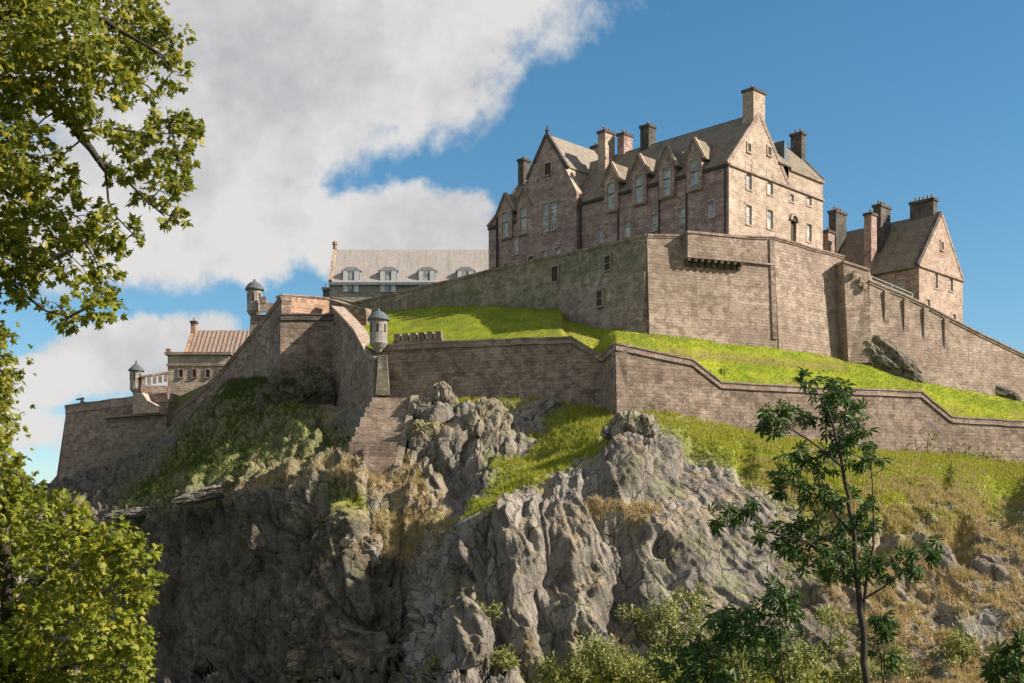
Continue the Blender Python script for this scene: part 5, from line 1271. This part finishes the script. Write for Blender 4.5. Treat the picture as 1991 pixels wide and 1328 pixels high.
for i, (a, b, c, l) in enumerate([(1290,1235,60,'tall pale shrub rising before the grey rock, left of the round-headed sapling'),(1180,1300,60,'low yellow shrub on the bottom edge left of centre right'),(1090,1310,45,'small yellowish shrub on the bottom edge below the shaded hollow'),
        (1260,1315,60,'broad yellow shrub along the bottom edge beside the bottom sapling'),(1440,1300,60,'pale shrub under the round-headed sapling'),(1545,1290,60,'pale golden shrub left of the young trunk'),(1345,1160,30,'thin pale shrub on the rock above the others'),(1610,1240,50,'golden shrub behind the young trunk'),
        (1780,1290,50,'low golden shrub right of the young trunk'),(1870,1250,45,'golden shrub on the dry slope at right'),(980,1290,34,'small pale shrub on the grey rock base'),(960,1190,24,'tiny yellow shrub on a rock ledge'),(860,1290,30,'green shrub in the gully at the bottom'),(1340,1215,46,'tall feathery pale shrub just left of the round-headed sapling'),(1240,1200,34,'slim pale shrub at the left of the tall ones on the grey rock'),(1400,1250,50,'pale bushy shrub right behind the round-headed sapling'),(1500,1320,60,'bright shrub at the bottom edge under the forked sapling'),(1660,1310,50,'dry pale shrub at the foot of the young trunk')]):
    shrub(a, b, c, l, 100 + i)
for i, (a, b, c, l) in enumerate([(1235,828,18,'small dark bush at the foot of the notched wall corner'),(1980,1030,42,'dark bush on the rock at the right edge'),(1700,905,16,'little dark bush on the grass behind the young tree')]):
    shrub(a, b, c, l, 150 + i, 'ivy_leaf', .34, 16, -1.0, 'dark bushes on the crag')
for i, (a, b, c, l) in enumerate([(1800,870,38,'bright green tall weeds against the lower wall'),(1880,885,36,'feathery green weeds at the lower wall near the right edge'),(1945,895,28,'yellow-green weeds at the foot of the wall by the right edge'),(1285,800,22,'light green weeds at the foot of the sunlit lower wall')]):
    shrub(a, b, c, l, 170 + i, 'grass_blade', .42, 10, -.8, 'weeds at the foot of the lower wall')
for i, (px, py, l) in enumerate([(1405, 722, 'tiny dark bush on the lawn above the lower coping'), (1648, 742, 'tiny dark tuft on the lawn right of the young tree top'), (1862, 733, 'small dark bush at the foot of the sloping wall')]):
    c = lawn_point(px, py); shrub(px, py, (8, 8, 16)[i], l, 190 + i, 'ivy_leaf', .25, 60, -.5, 'bushes on the lawn', Y=c.y)

# ------------------------------------------------------------------ grass tufts on the crag and the lawn
def tufts(name, label, w, pts, n, size, mat, seed):
    r = np.random.default_rng(seed); w = w.reshape(-1); w = w / w.sum(); q = pts.reshape(-1, 3)
    i = r.choice(len(q), n, p=w); Pp = q[i] + r.normal(size=(n, 3)) * np.array([.15, .15, .03]); Pp[:, 2] -= .08
    an = r.uniform(0, 6.28, n); c, s = np.cos(an), np.sin(an); z = np.zeros(n); o = np.ones(n)
    R = np.stack([np.stack([c, -s, z], -1), np.stack([s, c, z], -1), np.stack([z, z, o], -1)], 1)
    ob = leaves_mesh(name, Pp, R, size * r.uniform(.5, 1.5, n) ** 1.3, blade_tuft(), mat); tag(ob, label, 'grass', kind='stuff')
inview = ((PX > -50) & (PX < 2050) & (PY < 1340)).astype(float)
area = np.linalg.norm(np.cross(gu, gv), axis=-1)
leaf_mat('shade_blade', (0.045, 0.07, 0.012), (0.08, 0.11, 0.016), (0.13, 0.12, 0.03), 0.2)  # blades coloured dark to stand for the shade on the left bank
leaf_mat('slope_blade', (0.19, 0.23, 0.018), (0.36, 0.36, 0.03), (0.52, 0.44, 0.08), 0.4)
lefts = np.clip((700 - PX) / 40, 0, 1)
tufts('shaded_grass_tufts', 'rough grass on the bank left of the stepped buttress, coloured dark for shade', np.clip(g - .2, 0, 1) * area * inview * lefts, posd, 12000, .5, 'shade_blade', 60)
tufts('grass_tufts', 'rough green grass growing on the sunny ledges and slopes of the crag', (np.clip(g - .25, 0, 1) + .6 * ((kk > 7.2)[None, :] & (PX > 760))) * area * inview * (1 - lefts), posd, 30000, .46, 'slope_blade', 61)
tufts('dry_grass_tufts', 'dry golden grass growing on the right slope and the ledges', np.clip(dry - .2, 0, 1) * area * inview, posd, 26000, .5, 'dry_blade', 62)
la = np.ones_like(LX); la[:, :2] = .0; la[:, 64:] *= 3.0
tufts('lawn_grass', 'short bright grass of the castle bank', la * (1 - .7 * soil), np.stack([LX, LY, LZ], -1), 22000, .26, 'grass_blade', 63)
